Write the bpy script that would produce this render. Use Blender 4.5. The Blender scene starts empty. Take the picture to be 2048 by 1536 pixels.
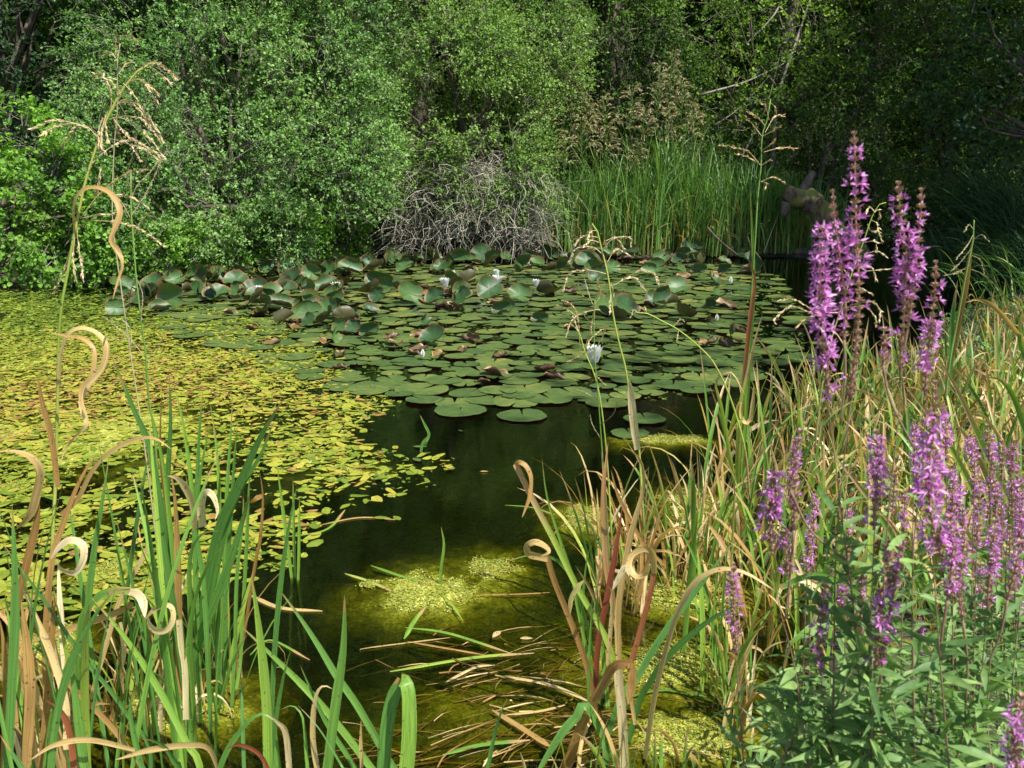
import bpy, math, random
import numpy as np
from mathutils import Vector

C = bpy.context.scene
COL = C.collection
R = math.radians
rng = np.random.default_rng(7)
random.seed(7)

# ---------------------------------------------------------------- camera, sky, sun, exposure
CAMZ, PITCH, LENS = 1.5, R(13.1), 35.0
F = 2048 * LENS / 36.0
cd = bpy.data.cameras.new('camera'); cam = bpy.data.objects.new('camera', cd); COL.objects.link(cam)
cam.location = (0, 0, CAMZ); cam.rotation_euler = (math.pi/2 - PITCH, 0, 0)
cd.lens = LENS; cd.sensor_width = 36; cd.clip_start = 0.05; cd.clip_end = 400
cd.dof.use_dof = True; cd.dof.focus_distance = 6.0; cd.dof.aperture_fstop = 13
C.camera = cam

SUN_AZ = (0.60, -0.62); SUN_EL = R(55)
_n = math.hypot(*SUN_AZ)
SV = Vector((SUN_AZ[0]/_n*math.cos(SUN_EL), SUN_AZ[1]/_n*math.cos(SUN_EL), math.sin(SUN_EL)))
w = bpy.data.worlds.new('World'); C.world = w; w.use_nodes = True
nt = w.node_tree
bg = nt.nodes['Background']; bg.inputs[1].default_value = 0.115
sk = nt.nodes.new('ShaderNodeTexSky'); sk.sky_type = 'NISHITA'; sk.sun_disc = False
sk.sun_elevation = SUN_EL; sk.sun_rotation = math.atan2(SUN_AZ[0], SUN_AZ[1])
nt.links.new(sk.outputs[0], bg.inputs[0])
sl = bpy.data.lights.new('sun', 'SUN'); sl.energy = 5.0; sl.angle = R(0.5); sl.color = (1, .97, .91)
so = bpy.data.objects.new('sun', sl); COL.objects.link(so); so.location = SV*50
so.rotation_euler = SV.to_track_quat('Z', 'Y').to_euler()
C.view_settings.view_transform = 'Standard'; C.view_settings.look = 'None'
C.view_settings.exposure = 0.8; C.view_settings.gamma = 1
C.cycles.max_bounces = 8; C.cycles.transparent_max_bounces = 10
C.cycles.use_denoising = True

# ---------------------------------------------------------------- pixel of the photograph (2048 wide) -> world
def ray(px, py):
    x = (px-1024)/F; y = (768-py)/F
    return np.array([x, math.cos(PITCH)+y*math.sin(PITCH), -math.sin(PITCH)+y*math.cos(PITCH)])
def P(px, py, Y):
    d = ray(px, py); return np.array([0, 0, CAMZ]) + d*(Y/d[1])
def W(px, py, z=0.0):
    d = ray(px, py); return np.array([0, 0, CAMZ]) + d*((z-CAMZ)/d[2])
def to_px(p):
    p = np.asarray(p, float) - np.array([0, 0, CAMZ])
    f = p[..., 1]*math.cos(PITCH) - p[..., 2]*math.sin(PITCH)
    u = p[..., 1]*math.sin(PITCH) + p[..., 2]*math.cos(PITCH)
    return 1024 + F*p[..., 0]/f, 768 - F*u/f
def inpoly(x, y, poly):
    x = np.asarray(x, float); y = np.asarray(y, float); ins = np.zeros(x.shape, bool)
    n = len(poly)
    for i in range(n):
        x0, y0 = poly[i]; x1, y1 = poly[(i+1) % n]
        if y0 == y1: continue
        c = ((y0 > y) != (y1 > y)) & (x < (x1-x0)*(y-y0)/(y1-y0)+x0)
        ins ^= c
    return ins
_nd = np.random.default_rng(3).normal(size=(24, 3)); _np = np.random.default_rng(4).uniform(0, 6.28, 24)
def vnoise(p, s):
    p = np.asarray(p)*s; a = np.zeros(p.shape[:-1])
    for i in range(24):
        k = 1 + (i % 4)*0.6
        a = a + np.sin(p@_nd[i]*k + _np[i])/k
    return a/7.0
def unit(v): return v/np.maximum(np.linalg.norm(v, axis=-1, keepdims=True), 1e-9)

# ---------------------------------------------------------------- mesh gathering
class M:
    def __init__(s): s.V=[]; s.Q=[]; s.T=[]; s.r=[]; s.a=[]; s.c=[]; s.n=0
    def add(s, V, Q=None, T=None, r=0.5, a=0.0, c=0.0):
        V = np.asarray(V, float).reshape(-1, 3); k = len(V)
        s.V.append(V)
        if Q is not None and len(Q): s.Q.append(np.asarray(Q, int)+s.n)
        if T is not None and len(T): s.T.append(np.asarray(T, int)+s.n)
        s.r.append(np.broadcast_to(np.asarray(r, float), (k,)).copy()); s.a.append(np.broadcast_to(np.asarray(a, float), (k,)).copy())
        s.c.append(np.broadcast_to(np.asarray(c, float), (k,)).copy()); s.n += k
    def mesh(s, name, mat, smooth=True, origin=None):
        me = bpy.data.meshes.new(name)
        V = np.concatenate(s.V) if s.V else np.zeros((0,3))
        if origin is not None: V = V - np.asarray(origin)
        q = np.concatenate(s.Q) if s.Q else np.zeros((0, 4), int)
        t = np.concatenate(s.T) if s.T else np.zeros((0, 3), int)
        me.vertices.add(len(V)); me.vertices.foreach_set('co', V.astype(np.float32).ravel())
        li = np.concatenate([q.ravel(), t.ravel()]).astype(np.int32)
        me.loops.add(len(li)); me.loops.foreach_set('vertex_index', li)
        st = np.concatenate([np.arange(len(q))*4, len(q)*4+np.arange(len(t))*3]).astype(np.int32)
        me.polygons.add(len(st)); me.polygons.foreach_set('loop_start', st)
        me.polygons.foreach_set('use_smooth', np.full(len(st), bool(smooth)))
        for nm, arr in (('rnd', s.r), ('along', s.a), ('across', s.c)):
            at = me.attributes.new(nm, 'FLOAT', 'POINT'); at.data.foreach_set('value', np.concatenate(arr).astype(np.float32))
        me.materials.append(mat); me.update(); me.validate(); return me
    def obj(s, name, mat, parent=None, smooth=True, origin=None):
        if parent is not None and origin is None: origin = parent.location
        me = s.mesh(name, mat, smooth, origin)
        o = bpy.data.objects.new(name, me); COL.objects.link(o)
        if parent is not None: o.parent = parent
        elif origin is not None: o.location = tuple(origin)
        return o
def tag(o, label=None, cat=None, group=None, kind=None):
    if label: o['label'] = label
    if cat: o['category'] = cat
    if group: o['group'] = group
    if kind: o['kind'] = kind
    return o
def thing(name, label, cat, loc, group=None):
    o = bpy.data.objects.new(name, None); COL.objects.link(o); o.location = tuple(float(v) for v in loc)
    o.empty_display_size = 0.1
    return tag(o, label, cat, group)

def spline(pts, n=24):
    p = np.asarray(pts, float)
    if len(p) == 2: return p[0] + (p[1]-p[0])*np.linspace(0, 1, n)[:, None]
    q = np.vstack([2*p[0]-p[1], p, 2*p[-1]-p[-2]]); out = []
    d = np.r_[0, np.cumsum(np.linalg.norm(np.diff(p, axis=0), axis=1))]; d /= d[-1]
    for t in np.linspace(0, 1, n):
        i = min(np.searchsorted(d, t, side='right')-1, len(p)-2); i = max(i, 0)
        u = (t-d[i])/max(d[i+1]-d[i], 1e-9)
        a, b, c, e = q[i], q[i+1], q[i+2], q[i+3]
        out.append(0.5*((2*b)+(-a+c)*u+(2*a-5*b+4*c-e)*u*u+(-a+3*b-3*c+e)*u**3))
    return np.array(out)

def tube(m, path, rad, ns=6, r=0.5, cap=True):
    path = np.asarray(path, float); n = len(path); rad = np.broadcast_to(rad, (n,)) if np.ndim(rad) else np.full(n, rad)
    T = unit(np.gradient(path, axis=0)); ref = np.array([0.13, 0.21, 1.0]) if abs(T[0][2]) < 0.9 else np.array([1.0, 0.1, 0.1])
    S = unit(np.cross(T, ref)); B = np.cross(T, S)
    an = np.arange(ns)*2*math.pi/ns
    V = path[:, None]+rad[:, None, None]*(S[:, None]*np.cos(an)[None, :, None]+B[:, None]*np.sin(an)[None, :, None])
    i, j = np.meshgrid(np.arange(n-1), np.arange(ns), indexing='ij'); j2 = (j+1) % ns
    Q = np.stack([i*ns+j, i*ns+j2, (i+1)*ns+j2, (i+1)*ns+j], -1).reshape(-1, 4)
    V = V.reshape(-1, 3); T3 = []
    if cap:
        V = np.vstack([V, path[0], path[-1]]); a, b = n*ns, n*ns+1
        for k in range(ns):
            T3.append((a, (k+1) % ns, k)); T3.append((b, (n-1)*ns+k, (n-1)*ns+(k+1) % ns))
    al = np.repeat(np.linspace(0, 1, n), ns); al = np.r_[al, 0, 1] if cap else al
    m.add(V, Q, T3, r, al)
def tubes3(m, paths, rads, r):
    """many thin three-sided tubes at once; paths (k,n,3) rads (k,n) r (k,)"""
    k, n, _ = paths.shape
    T = unit(np.gradient(paths, axis=1)); S = unit(np.cross(T, np.array([0.31, 0.52, 0.83]))); B = np.cross(T, S)
    an = np.arange(3)*2*math.pi/3
    V = paths[:, :, None]+rads[:, :, None, None]*(S[:, :, None]*np.cos(an)[:, None]+B[:, :, None]*np.sin(an)[:, None])
    i, j = np.meshgrid(np.arange(n-1), np.arange(3), indexing='ij'); j2 = (j+1) % 3
    Q = np.stack([i*3+j, i*3+j2, (i+1)*3+j2, (i+1)*3+j], -1).reshape(-1, 4)
    Q = (Q[None]+(np.arange(k)*n*3)[:, None, None]).reshape(-1, 4)
    m.add(V.reshape(-1, 3), Q, None, np.repeat(r, n*3), np.tile(np.repeat(np.linspace(0, 1, n), 3), k))

def strip(m, path, side, w, r=0.5, fold=0.18, a=None):
    """one ribbon leaf with a shallow keel"""
    n = len(path); T = unit(np.gradient(path, axis=0)); N = unit(np.cross(T, side))
    h = (w*0.5)[:, None]
    V = np.stack([path-side*h, path-N*h*fold*2, path+side*h], 1).reshape(-1, 3)
    i = np.arange(n-1)*3
    Q = np.concatenate([np.stack([i, i+1, i+4, i+3], -1), np.stack([i+1, i+2, i+5, i+4], -1)])
    al = np.linspace(0, 1, n) if a is None else a
    m.add(V, Q, None, r, np.repeat(al, 3), np.tile([-1., 0, 1], n))

def blades(m, base, phi, th0, droop, L, wd, segs=8, r=None, twist=None, pw=2.0, fold=0.18, wprof=None, wob=0.0):
    """many free standing grass blades; theta(t)=th0+droop*t^pw away from vertical"""
    k = len(base); t = np.linspace(0, 1, segs+1)
    th = th0[:, None]+droop[:, None]*t[None]**pw
    ph = phi[:, None]+wob*np.sin(t[None]*4+rng.uniform(0, 6, k)[:, None])
    D = np.stack([np.sin(th)*np.cos(ph), np.sin(th)*np.sin(ph), np.cos(th)], -1)
    st = np.concatenate([np.zeros((k, 1, 3)), (D[:, 1:]+D[:, :-1])/2*(L/segs)[:, None, None]], 1)
    Pth = base[:, None]+np.cumsum(st, 1)
    side = np.stack([-np.sin(ph), np.cos(ph), np.zeros_like(ph)], -1)
    N = np.cross(D, side)
    if twist is None: twist = rng.normal(0, 0.8, k)
    tw = (rng.uniform(-0.9, 0.9, k)[:, None]+twist[:, None]*t[None])[..., None]
    S = side*np.cos(tw)+N*np.sin(tw); N2 = np.cross(S, D)
    prof = (np.clip((1-t)*3.2, 0, 1)**0.75*(0.72+0.28*np.clip(t*4, 0, 1))) if wprof is None else wprof(t)
    h = (wd[:, None]*prof[None]*0.5)[..., None]
    V = np.stack([Pth-S*h, Pth+N2*h*fold*2, Pth+S*h], 2).reshape(-1, 3)
    i = np.arange(segs)*3
    Q = np.concatenate([np.stack([i, i+1, i+4, i+3], -1), np.stack([i+1, i+2, i+5, i+4], -1)])
    Q = (Q[None]+(np.arange(k)*(segs+1)*3)[:, None, None]).reshape(-1, 4)
    if r is None: r = rng.uniform(0, 1, k)
    m.add(V, Q, None, np.repeat(r, (segs+1)*3), np.tile(np.repeat(t, 3), k), np.tile([-1., 0, 1], k*(segs+1)))
    return Pth

def leafset(m, pos, d, nrm, L, Wd, r, shape=4, droop=0.0, fold=0.15):
    """many single leaves: pos base, d direction, nrm face normal"""
    k = len(pos); d = unit(d); s = unit(np.cross(d, nrm)); n = unit(np.cross(s, d))
    L = np.broadcast_to(L, (k,))[:, None]; Wd = np.broadcast_to(Wd, (k,))[:, None]
    if shape == 4:
        V = np.stack([pos, pos+d*L*.5+s*Wd*.5+n*Wd*fold, pos+d*L-n*L*droop, pos+d*L*.5-s*Wd*.5+n*Wd*fold], 1)
        T = np.array([[0, 1, 2], [0, 2, 3]]); al = np.tile([0, .5, 1, .5], k); nv = 4
        T = (T[None]+(np.arange(k)*nv)[:, None, None]).reshape(-1, 3)
        m.add(V.reshape(-1, 3), None, T, np.repeat(r, nv), al)
    else:
        ts = np.linspace(0, 1, 6); pr = np.array([0.06, .75, 1.0, .86, .5, 0.0]); rows = []
        for tt, w_ in zip(ts, pr):
            c = pos+d*L*tt-n*L*droop*tt*tt
            rows += [c-s*Wd*.5*w_+n*Wd*fold*w_, c, c+s*Wd*.5*w_+n*Wd*fold*w_]
        V = np.stack(rows, 1); i = np.arange(5)*3
        Q = np.concatenate([np.stack([i, i+1, i+4, i+3], -1), np.stack([i+1, i+2, i+5, i+4], -1)])
        Q = (Q[None]+(np.arange(k)*18)[:, None, None]).reshape(-1, 4)
        m.add(V.reshape(-1, 3), Q, None, np.repeat(r, 18), np.tile(np.repeat(ts, 3), k), np.tile([-1., 0, 1], k*6))

# ---------------------------------------------------------------- materials
def nodes(name):
    mt = bpy.data.materials.new(name); mt.use_nodes = True; t = mt.node_tree
    for n in list(t.nodes): t.nodes.remove(n)
    return mt, t, t.nodes.new, t.links.new
def ramp(t, stops, interp='LINEAR'):
    r_ = t.nodes.new('ShaderNodeValToRGB'); e = r_.color_ramp.elements; r_.color_ramp.interpolation = interp
    while len(e) > 1: e.remove(e[-1])
    e[0].position = stops[0][0]; e[0].color = (*stops[0][1], 1)
    for p_, c in stops[1:]:
        x = e.new(p_); x.color = (*c, 1)
    return r_
def leafmat(name, stops, rough=0.45, trans=0.3, back=None, tip=None, tipat=0.8, spec=0.5, nscale=3.0, tcol=1.35, edge=None, namp=0.35, streak=False):
    mt, t, N, L = nodes(name)
    at = N('ShaderNodeAttribute'); at.attribute_name = 'rnd'
    al = N('ShaderNodeAttribute'); al.attribute_name = 'along'
    tc = N('ShaderNodeTexCoord'); nz = N('ShaderNodeTexNoise'); nz.inputs['Scale'].default_value = nscale; nz.inputs['Detail'].default_value = 3
    L(tc.outputs['Object'], nz.inputs['Vector'])
    ad = N('ShaderNodeMath'); ad.operation = 'MULTIPLY_ADD'; L(nz.outputs[0], ad.inputs[0]); ad.inputs[1].default_value = namp*2; 
    sb = N('ShaderNodeMath'); sb.operation = 'SUBTRACT'; L(at.outputs['Fac'], sb.inputs[0]); sb.inputs[1].default_value = namp
    L(sb.outputs[0], ad.inputs[2])
    rp = ramp(t, stops); L(ad.outputs[0], rp.inputs[0]); col = rp.outputs[0]
    if tip is not None:
        nz2 = N('ShaderNodeTexNoise'); nz2.inputs['Scale'].default_value = 25; L(tc.outputs['Object'], nz2.inputs['Vector'])
        a2 = N('ShaderNodeMath'); a2.operation = 'MULTIPLY_ADD'; L(nz2.outputs[0], a2.inputs[0]); a2.inputs[1].default_value = 0.3; L(al.outputs['Fac'], a2.inputs[2])
        mr = N('ShaderNodeMapRange'); mr.interpolation_type = 'SMOOTHSTEP'; L(a2.outputs[0], mr.inputs[0]); mr.inputs[1].default_value = tipat+.1; mr.inputs[2].default_value = tipat+.24
        mx = N('ShaderNodeMixRGB'); L(mr.outputs[0], mx.inputs[0]); L(col, mx.inputs[1]); mx.inputs[2].default_value = (*tip, 1); col = mx.outputs[0]
    if back is not None:
        ge = N('ShaderNodeNewGeometry'); mx = N('ShaderNodeMixRGB'); L(ge.outputs['Backfacing'], mx.inputs[0]); L(col, mx.inputs[1]); mx.inputs[2].default_value = (*back, 1); col = mx.outputs[0]
    if streak:
        sp = N('ShaderNodeTexNoise'); sp.inputs['Scale'].default_value = 130; sp.inputs['Detail'].default_value = 1; L(tc.outputs['Object'], sp.inputs['Vector'])
        sr_ = ramp(t, [(.70, (0, 0, 0)), (.74, (1, 1, 1))]); L(sp.outputs[0], sr_.inputs[0]); sx = N('ShaderNodeMixRGB'); L(sr_.outputs[0], sx.inputs[0]); L(col, sx.inputs[1]); sx.inputs[2].default_value = (.10, .055, .02, 1); col = sx.outputs[0]
    # fine fleck
    nf = N('ShaderNodeTexNoise'); nf.inputs['Scale'].default_value = nscale*14; nf.inputs['Detail'].default_value = 2; L(tc.outputs['Object'], nf.inputs['Vector'])
    if streak:
        ac = N('ShaderNodeAttribute'); ac.attribute_name = 'across'; cx = N('ShaderNodeCombineXYZ')
        for src, k_, soc in ((ac, 3.5, 0), (al, 2.2, 1), (at, 41.0, 2)):
            mm = N('ShaderNodeMath'); mm.operation = 'MULTIPLY'; L(src.outputs['Fac'], mm.inputs[0]); mm.inputs[1].default_value = k_; L(mm.outputs[0], cx.inputs[soc])
        L(cx.outputs[0], nf.inputs['Vector']); nf.inputs['Scale'].default_value = 1.6
    mr3 = N('ShaderNodeMapRange'); L(nf.outputs[0], mr3.inputs[0]); mr3.inputs[1].default_value = .3; mr3.inputs[2].default_value = .7; mr3.inputs[3].default_value = .62 if streak else .74; mr3.inputs[4].default_value = 1.25 if streak else 1.15
    hm = N('ShaderNodeVectorMath'); hm.operation = 'SCALE'; L(col, hm.inputs[0]); L(mr3.outputs[0], hm.inputs['Scale']); col = hm.outputs[0]
    pb = N('ShaderNodeBsdfPrincipled'); L(col, pb.inputs['Base Color']); pb.inputs['Roughness'].default_value = rough
    pb.inputs['Specular IOR Level'].default_value = spec
    tr = N('ShaderNodeBsdfTranslucent'); sc = N('ShaderNodeVectorMath'); sc.operation = 'MULTIPLY'; L(col, sc.inputs[0]); sc.inputs[1].default_value = (tcol*1.1, tcol*1.15, tcol*.55); L(sc.outputs[0], tr.inputs[0])
    ms = N('ShaderNodeMixShader'); ms.inputs[0].default_value = trans; L(pb.outputs[0], ms.inputs[1]); L(tr.outputs[0], ms.inputs[2])
    ou = N('ShaderNodeOutputMaterial'); L(ms.outputs[0], ou.inputs[0]); return mt
def barkmat(name, c1, c2, moss=None, scale=9, rough=.9):
    mt, t, N, L = nodes(name); tc = N('ShaderNodeTexCoord')
    mp = N('ShaderNodeMapping'); mp.inputs['Scale'].default_value = (1, 1, .35); L(tc.outputs['Object'], mp.inputs[0])
    nz = N('ShaderNodeTexNoise'); nz.inputs['Scale'].default_value = scale; nz.inputs['Detail'].default_value = 8; L(mp.outputs[0], nz.inputs[0])
    rp = ramp(t, [(.35, c1), (.65, c2)]); L(nz.outputs[0], rp.inputs[0]); col = rp.outputs[0]
    if moss:
        n2 = N('ShaderNodeTexNoise'); n2.inputs['Scale'].default_value = 4; n2.inputs['Detail'].default_value = 5; L(tc.outputs['Object'], n2.inputs[0])
        r2 = ramp(t, [(.42, (0, 0, 0)), (.56, (1, 1, 1))]); L(n2.outputs[0], r2.inputs[0])
        mx = N('ShaderNodeMixRGB'); L(r2.outputs[0], mx.inputs[0]); L(col, mx.inputs[1]); mx.inputs[2].default_value = (*moss, 1); col = mx.outputs[0]
    pb = N('ShaderNodeBsdfPrincipled'); L(col, pb.inputs['Base Color']); pb.inputs['Roughness'].default_value = rough
    bp = N('ShaderNodeBump'); bp.inputs['Strength'].default_value = .7; bp.inputs['Distance'].default_value = .02; L(nz.outputs[0], bp.inputs['Height']); L(bp.outputs[0], pb.inputs['Normal'])
    ou = N('ShaderNodeOutputMaterial'); L(pb.outputs[0], ou.inputs[0]); return mt

G = lambda r, g, b: (r, g, b)
MAT = {}
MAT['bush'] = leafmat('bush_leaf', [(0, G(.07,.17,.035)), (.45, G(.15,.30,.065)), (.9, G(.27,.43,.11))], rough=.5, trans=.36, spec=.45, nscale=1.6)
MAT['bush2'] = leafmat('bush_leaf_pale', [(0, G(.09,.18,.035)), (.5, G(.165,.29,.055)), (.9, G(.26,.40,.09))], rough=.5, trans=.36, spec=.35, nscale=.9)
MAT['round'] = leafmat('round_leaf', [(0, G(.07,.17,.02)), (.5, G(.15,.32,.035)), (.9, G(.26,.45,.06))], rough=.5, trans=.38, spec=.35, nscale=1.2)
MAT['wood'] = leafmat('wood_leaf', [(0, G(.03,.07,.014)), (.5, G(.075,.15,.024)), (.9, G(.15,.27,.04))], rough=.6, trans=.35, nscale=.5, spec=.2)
MAT['lit'] = leafmat('lit_leaf', [(0, G(.07,.14,.015)), (.5, G(.15,.27,.028)), (.9, G(.26,.38,.045))], rough=.55, spec=.25, trans=.42, nscale=.8)  # paler wood leaf: light on the boughs above the reeds is in the colour
MAT['blue'] = leafmat('blue_shade_leaf', [(0, G(.02,.05,.018)), (.6, G(.035,.08,.025)), (1, G(.045,.10,.03))], rough=.55, spec=.2, trans=.25, nscale=.7)  # blue green leaf, also darkened to put shade into shrub, tree and sedge colour
MAT['iris'] = leafmat('iris_leaf', [(0, G(.065,.17,.04)), (.5, G(.12,.27,.05)), (.8, G(.22,.38,.05)), (1, G(.34,.44,.07))], rough=.4, trans=.38, tip=G(.42,.26,.09), tipat=.94, nscale=4, spec=.4, namp=.12, streak=True)
MAT['reed'] = leafmat('reed_leaf', [(0, G(.05,.13,.025)), (.5, G(.10,.22,.04)), (.85, G(.18,.32,.055)), (1, G(.34,.34,.11))], rough=.42, trans=.3, nscale=1.5, streak=True)
MAT['sedge'] = leafmat('sedge_leaf', [(0, G(.08,.20,.03)), (.5, G(.17,.32,.045)), (.8, G(.32,.42,.06)), (1, G(.48,.44,.13))], rough=.45, trans=.3, tip=G(.45,.30,.13), tipat=.75, nscale=4, streak=True)
MAT['dry'] = leafmat('dry_leaf', [(0, G(.26,.13,.035)), (.4, G(.46,.28,.09)), (.75, G(.64,.46,.19)), (1, G(.78,.64,.38))], rough=.5, trans=.4, nscale=7, tcol=1.25, namp=.2, spec=.4, streak=True)
MAT['red'] = leafmat('red_leaf', [(0, G(.22,.05,.02)), (.5, G(.36,.12,.04)), (1, G(.42,.26,.10))], rough=.5, trans=.25, nscale=5, tcol=1.1, streak=True)
MAT['straw'] = leafmat('straw_seed', [(0, G(.36,.23,.09)), (.5, G(.58,.43,.20)), (1, G(.74,.62,.38))], rough=.6, trans=.2, nscale=10, tcol=1.0)
MAT['plume'] = leafmat('plume_seed', [(0, G(.24,.20,.09)), (.5, G(.38,.32,.15)), (1, G(.5,.44,.24))], rough=.6, trans=.25, nscale=3, tcol=1.0)
MAT['pad'] = leafmat('pad_top', [(0, G(.035,.07,.022)), (.5, G(.075,.12,.03)), (.85, G(.13,.165,.04)), (1, G(.24,.22,.05))], rough=.42, trans=.05, back=G(.13,.06,.04), nscale=2.6, spec=.5, namp=.5)
MAT['curl'] = leafmat('pad_curled', [(0, G(.02,.055,.016)), (.5, G(.04,.095,.022)), (.9, G(.07,.14,.03))], rough=.5, trans=.10, back=G(.065,.06,.02), tip=G(.17,.095,.035), tipat=.87, nscale=6, spec=.5)
MAT['brown'] = leafmat('pad_brown', [(0, G(.05,.06,.02)), (.5, G(.10,.07,.025)), (1, G(.20,.12,.035))], rough=.5, trans=.06, back=G(.075,.036,.018), nscale=8, tip=G(.34,.20,.08), tipat=.82, tcol=1.0)
MAT['weed'] = leafmat('weed_leaf', [(0, G(.06,.13,.018)), (.35, G(.15,.21,.022)), (.7, G(.30,.32,.035)), (.93, G(.38,.31,.05)), (1, G(.26,.15,.045))], rough=.38, trans=.1, nscale=12, namp=.25)
MAT['loose'] = leafmat('loosestrife_leaf', [(0, G(.09,.18,.05)), (.5, G(.16,.28,.08)), (1, G(.26,.38,.11))], rough=.55, spec=.35, trans=.36, nscale=6)
MAT['stem'] = leafmat('loosestrife_stem', [(0, G(.16,.08,.05)), (.5, G(.24,.17,.09)), (1, G(.24,.28,.10))], rough=.6, trans=.05, nscale=6, tcol=1)
MAT['petal'] = leafmat('petal', [(0, G(.46,.12,.38)), (.5, G(.66,.24,.58)), (1, G(.82,.48,.78))], rough=.5, trans=.35, nscale=30, tcol=1.0)
# purple light through purple petals
for n in MAT['petal'].node_tree.nodes:
    if n.type == 'VECT_MATH' and n.operation == 'MULTIPLY': n.inputs[1].default_value = (1.1, .9, 1.1)
MAT['calyx'] = leafmat('calyx', [(0, G(.33,.15,.13)), (.5, G(.44,.28,.19)), (1, G(.34,.40,.16))], rough=.6, trans=.2, nscale=20, tcol=1.0)
MAT['white'] = leafmat('lily_petal', [(0, G(.74,.76,.70)), (1, G(.85,.86,.82))], rough=.4, trans=.2, nscale=10, tcol=.9)
for n in MAT['white'].node_tree.nodes:
    if n.type == 'VECT_MATH' and n.operation == 'MULTIPLY': n.inputs[1].default_value = (1, 1, .9)
MAT['stamen'] = leafmat('lily_stamen', [(0, G(.6,.38,.04)), (1, G(.7,.5,.06))], rough=.6, trans=.1, nscale=10, tcol=1)
MAT['bark'] = barkmat('bark', G(.05,.038,.028), G(.13,.10,.075))
MAT['twig'] = barkmat('twig_bark', G(.10,.085,.065), G(.24,.21,.17), scale=3)
MAT['deadtwig'] = barkmat('dead_twig_bark', G(.20,.18,.14), G(.46,.42,.34), scale=3)
MAT['log'] = barkmat('mossy_bark', G(.035,.025,.016), G(.17,.12,.075), moss=G(.13,.14,.03), scale=26)
MAT['driftwood'] = barkmat('grey_driftwood', G(.12,.11,.10), G(.27,.25,.22), scale=14)

def algaemat():
    mt, t, N, L = nodes('algae'); tc = N('ShaderNodeTexCoord')
    nz = N('ShaderNodeTexNoise'); nz.inputs['Scale'].default_value = 9; nz.inputs['Detail'].default_value = 9; nz.inputs['Roughness'].default_value = .7; nz.inputs['Distortion'].default_value = .8; L(tc.outputs['Object'], nz.inputs[0])
    n3 = N('ShaderNodeTexNoise'); n3.inputs['Scale'].default_value = 48; n3.inputs['Detail'].default_value = 5; n3.inputs['Distortion'].default_value = 1.5; L(tc.outputs['Object'], n3.inputs[0])
    av = N('ShaderNodeMath'); av.operation = 'MULTIPLY_ADD'; L(n3.outputs[0], av.inputs[0]); av.inputs[1].default_value = .55; sb = N('ShaderNodeMath'); sb.operation = 'MULTIPLY'; L(nz.outputs[0], sb.inputs[0]); sb.inputs[1].default_value = .45; L(sb.outputs[0], av.inputs[2])
    rp = ramp(t, [(.38, G(.09,.10,.012)), (.5, G(.27,.29,.03)), (.62, G(.56,.55,.12))]); L(av.outputs[0], rp.inputs[0])
    pb = N('ShaderNodeBsdfPrincipled'); L(rp.outputs[0], pb.inputs['Base Color']); pb.inputs['Roughness'].default_value = .45
    n2 = N('ShaderNodeTexNoise'); n2.inputs['Scale'].default_value = 75; n2.inputs['Detail'].default_value = 8; n2.inputs['Distortion'].default_value = 1.2; L(tc.outputs['Object'], n2.inputs[0])
    bp = N('ShaderNodeBump'); bp.inputs['Strength'].default_value = .9; bp.inputs['Distance'].default_value = .012; L(n2.outputs[0], bp.inputs['Height']); L(bp.outputs[0], pb.inputs['Normal'])
    ou = N('ShaderNodeOutputMaterial'); L(pb.outputs[0], ou.inputs[0]); return mt
MAT['algae'] = algaemat()

def groundmat():
    mt, t, N, L = nodes('ground_soil'); tc = N('ShaderNodeTexCoord')
    nz = N('ShaderNodeTexNoise'); nz.inputs['Scale'].default_value = 3; nz.inputs['Detail'].default_value = 10; L(tc.outputs['Object'], nz.inputs[0])
    rp = ramp(t, [(.3, G(.02,.016,.010)), (.55, G(.05,.042,.024)), (.75, G(.06,.07,.02))]); L(nz.outputs[0], rp.inputs[0])
    pb = N('ShaderNodeBsdfPrincipled'); L(rp.outputs[0], pb.inputs['Base Color']); pb.inputs['Roughness'].default_value = .95
    bp = N('ShaderNodeBump'); bp.inputs['Strength'].default_value = .8; bp.inputs['Distance'].default_value = .05; L(nz.outputs[0], bp.inputs['Height']); L(bp.outputs[0], pb.inputs['Normal'])
    ou = N('ShaderNodeOutputMaterial'); L(pb.outputs[0], ou.inputs[0]); return mt
def watermat():
    mt, t, N, L = nodes('pond_water'); tc = N('ShaderNodeTexCoord')
    mp = N('ShaderNodeMapping'); mp.inputs['Scale'].default_value = (1, 1.6, 1); L(tc.outputs['Object'], mp.inputs[0])
    nz = N('ShaderNodeTexNoise'); nz.inputs['Scale'].default_value = 16; nz.inputs['Detail'].default_value = 3; L(mp.outputs[0], nz.inputs[0])
    bp = N('ShaderNodeBump'); bp.inputs['Strength'].default_value = .10; bp.inputs['Distance'].default_value = .005; L(nz.outputs[0], bp.inputs['Height'])
    fr = N('ShaderNodeFresnel'); fr.inputs['IOR'].default_value = 1.58; L(bp.outputs[0], fr.inputs['Normal'])
    gl = N('ShaderNodeBsdfGlossy'); gl.inputs['Roughness'].default_value = .004; L(bp.outputs[0], gl.inputs['Normal'])
    tr = N('ShaderNodeBsdfTransparent')
    ms = N('ShaderNodeMixShader'); L(fr.outputs[0], ms.inputs[0]); L(tr.outputs[0], ms.inputs[1]); L(gl.outputs[0], ms.inputs[2])
    va = N('ShaderNodeVolumeAbsorption'); va.inputs['Color'].default_value = (.60, .60, .10, 1); va.inputs['Density'].default_value = 85
    ou = N('ShaderNodeOutputMaterial'); L(ms.outputs[0], ou.inputs[0]); L(va.outputs[0], ou.inputs['Volume']); return mt

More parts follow.
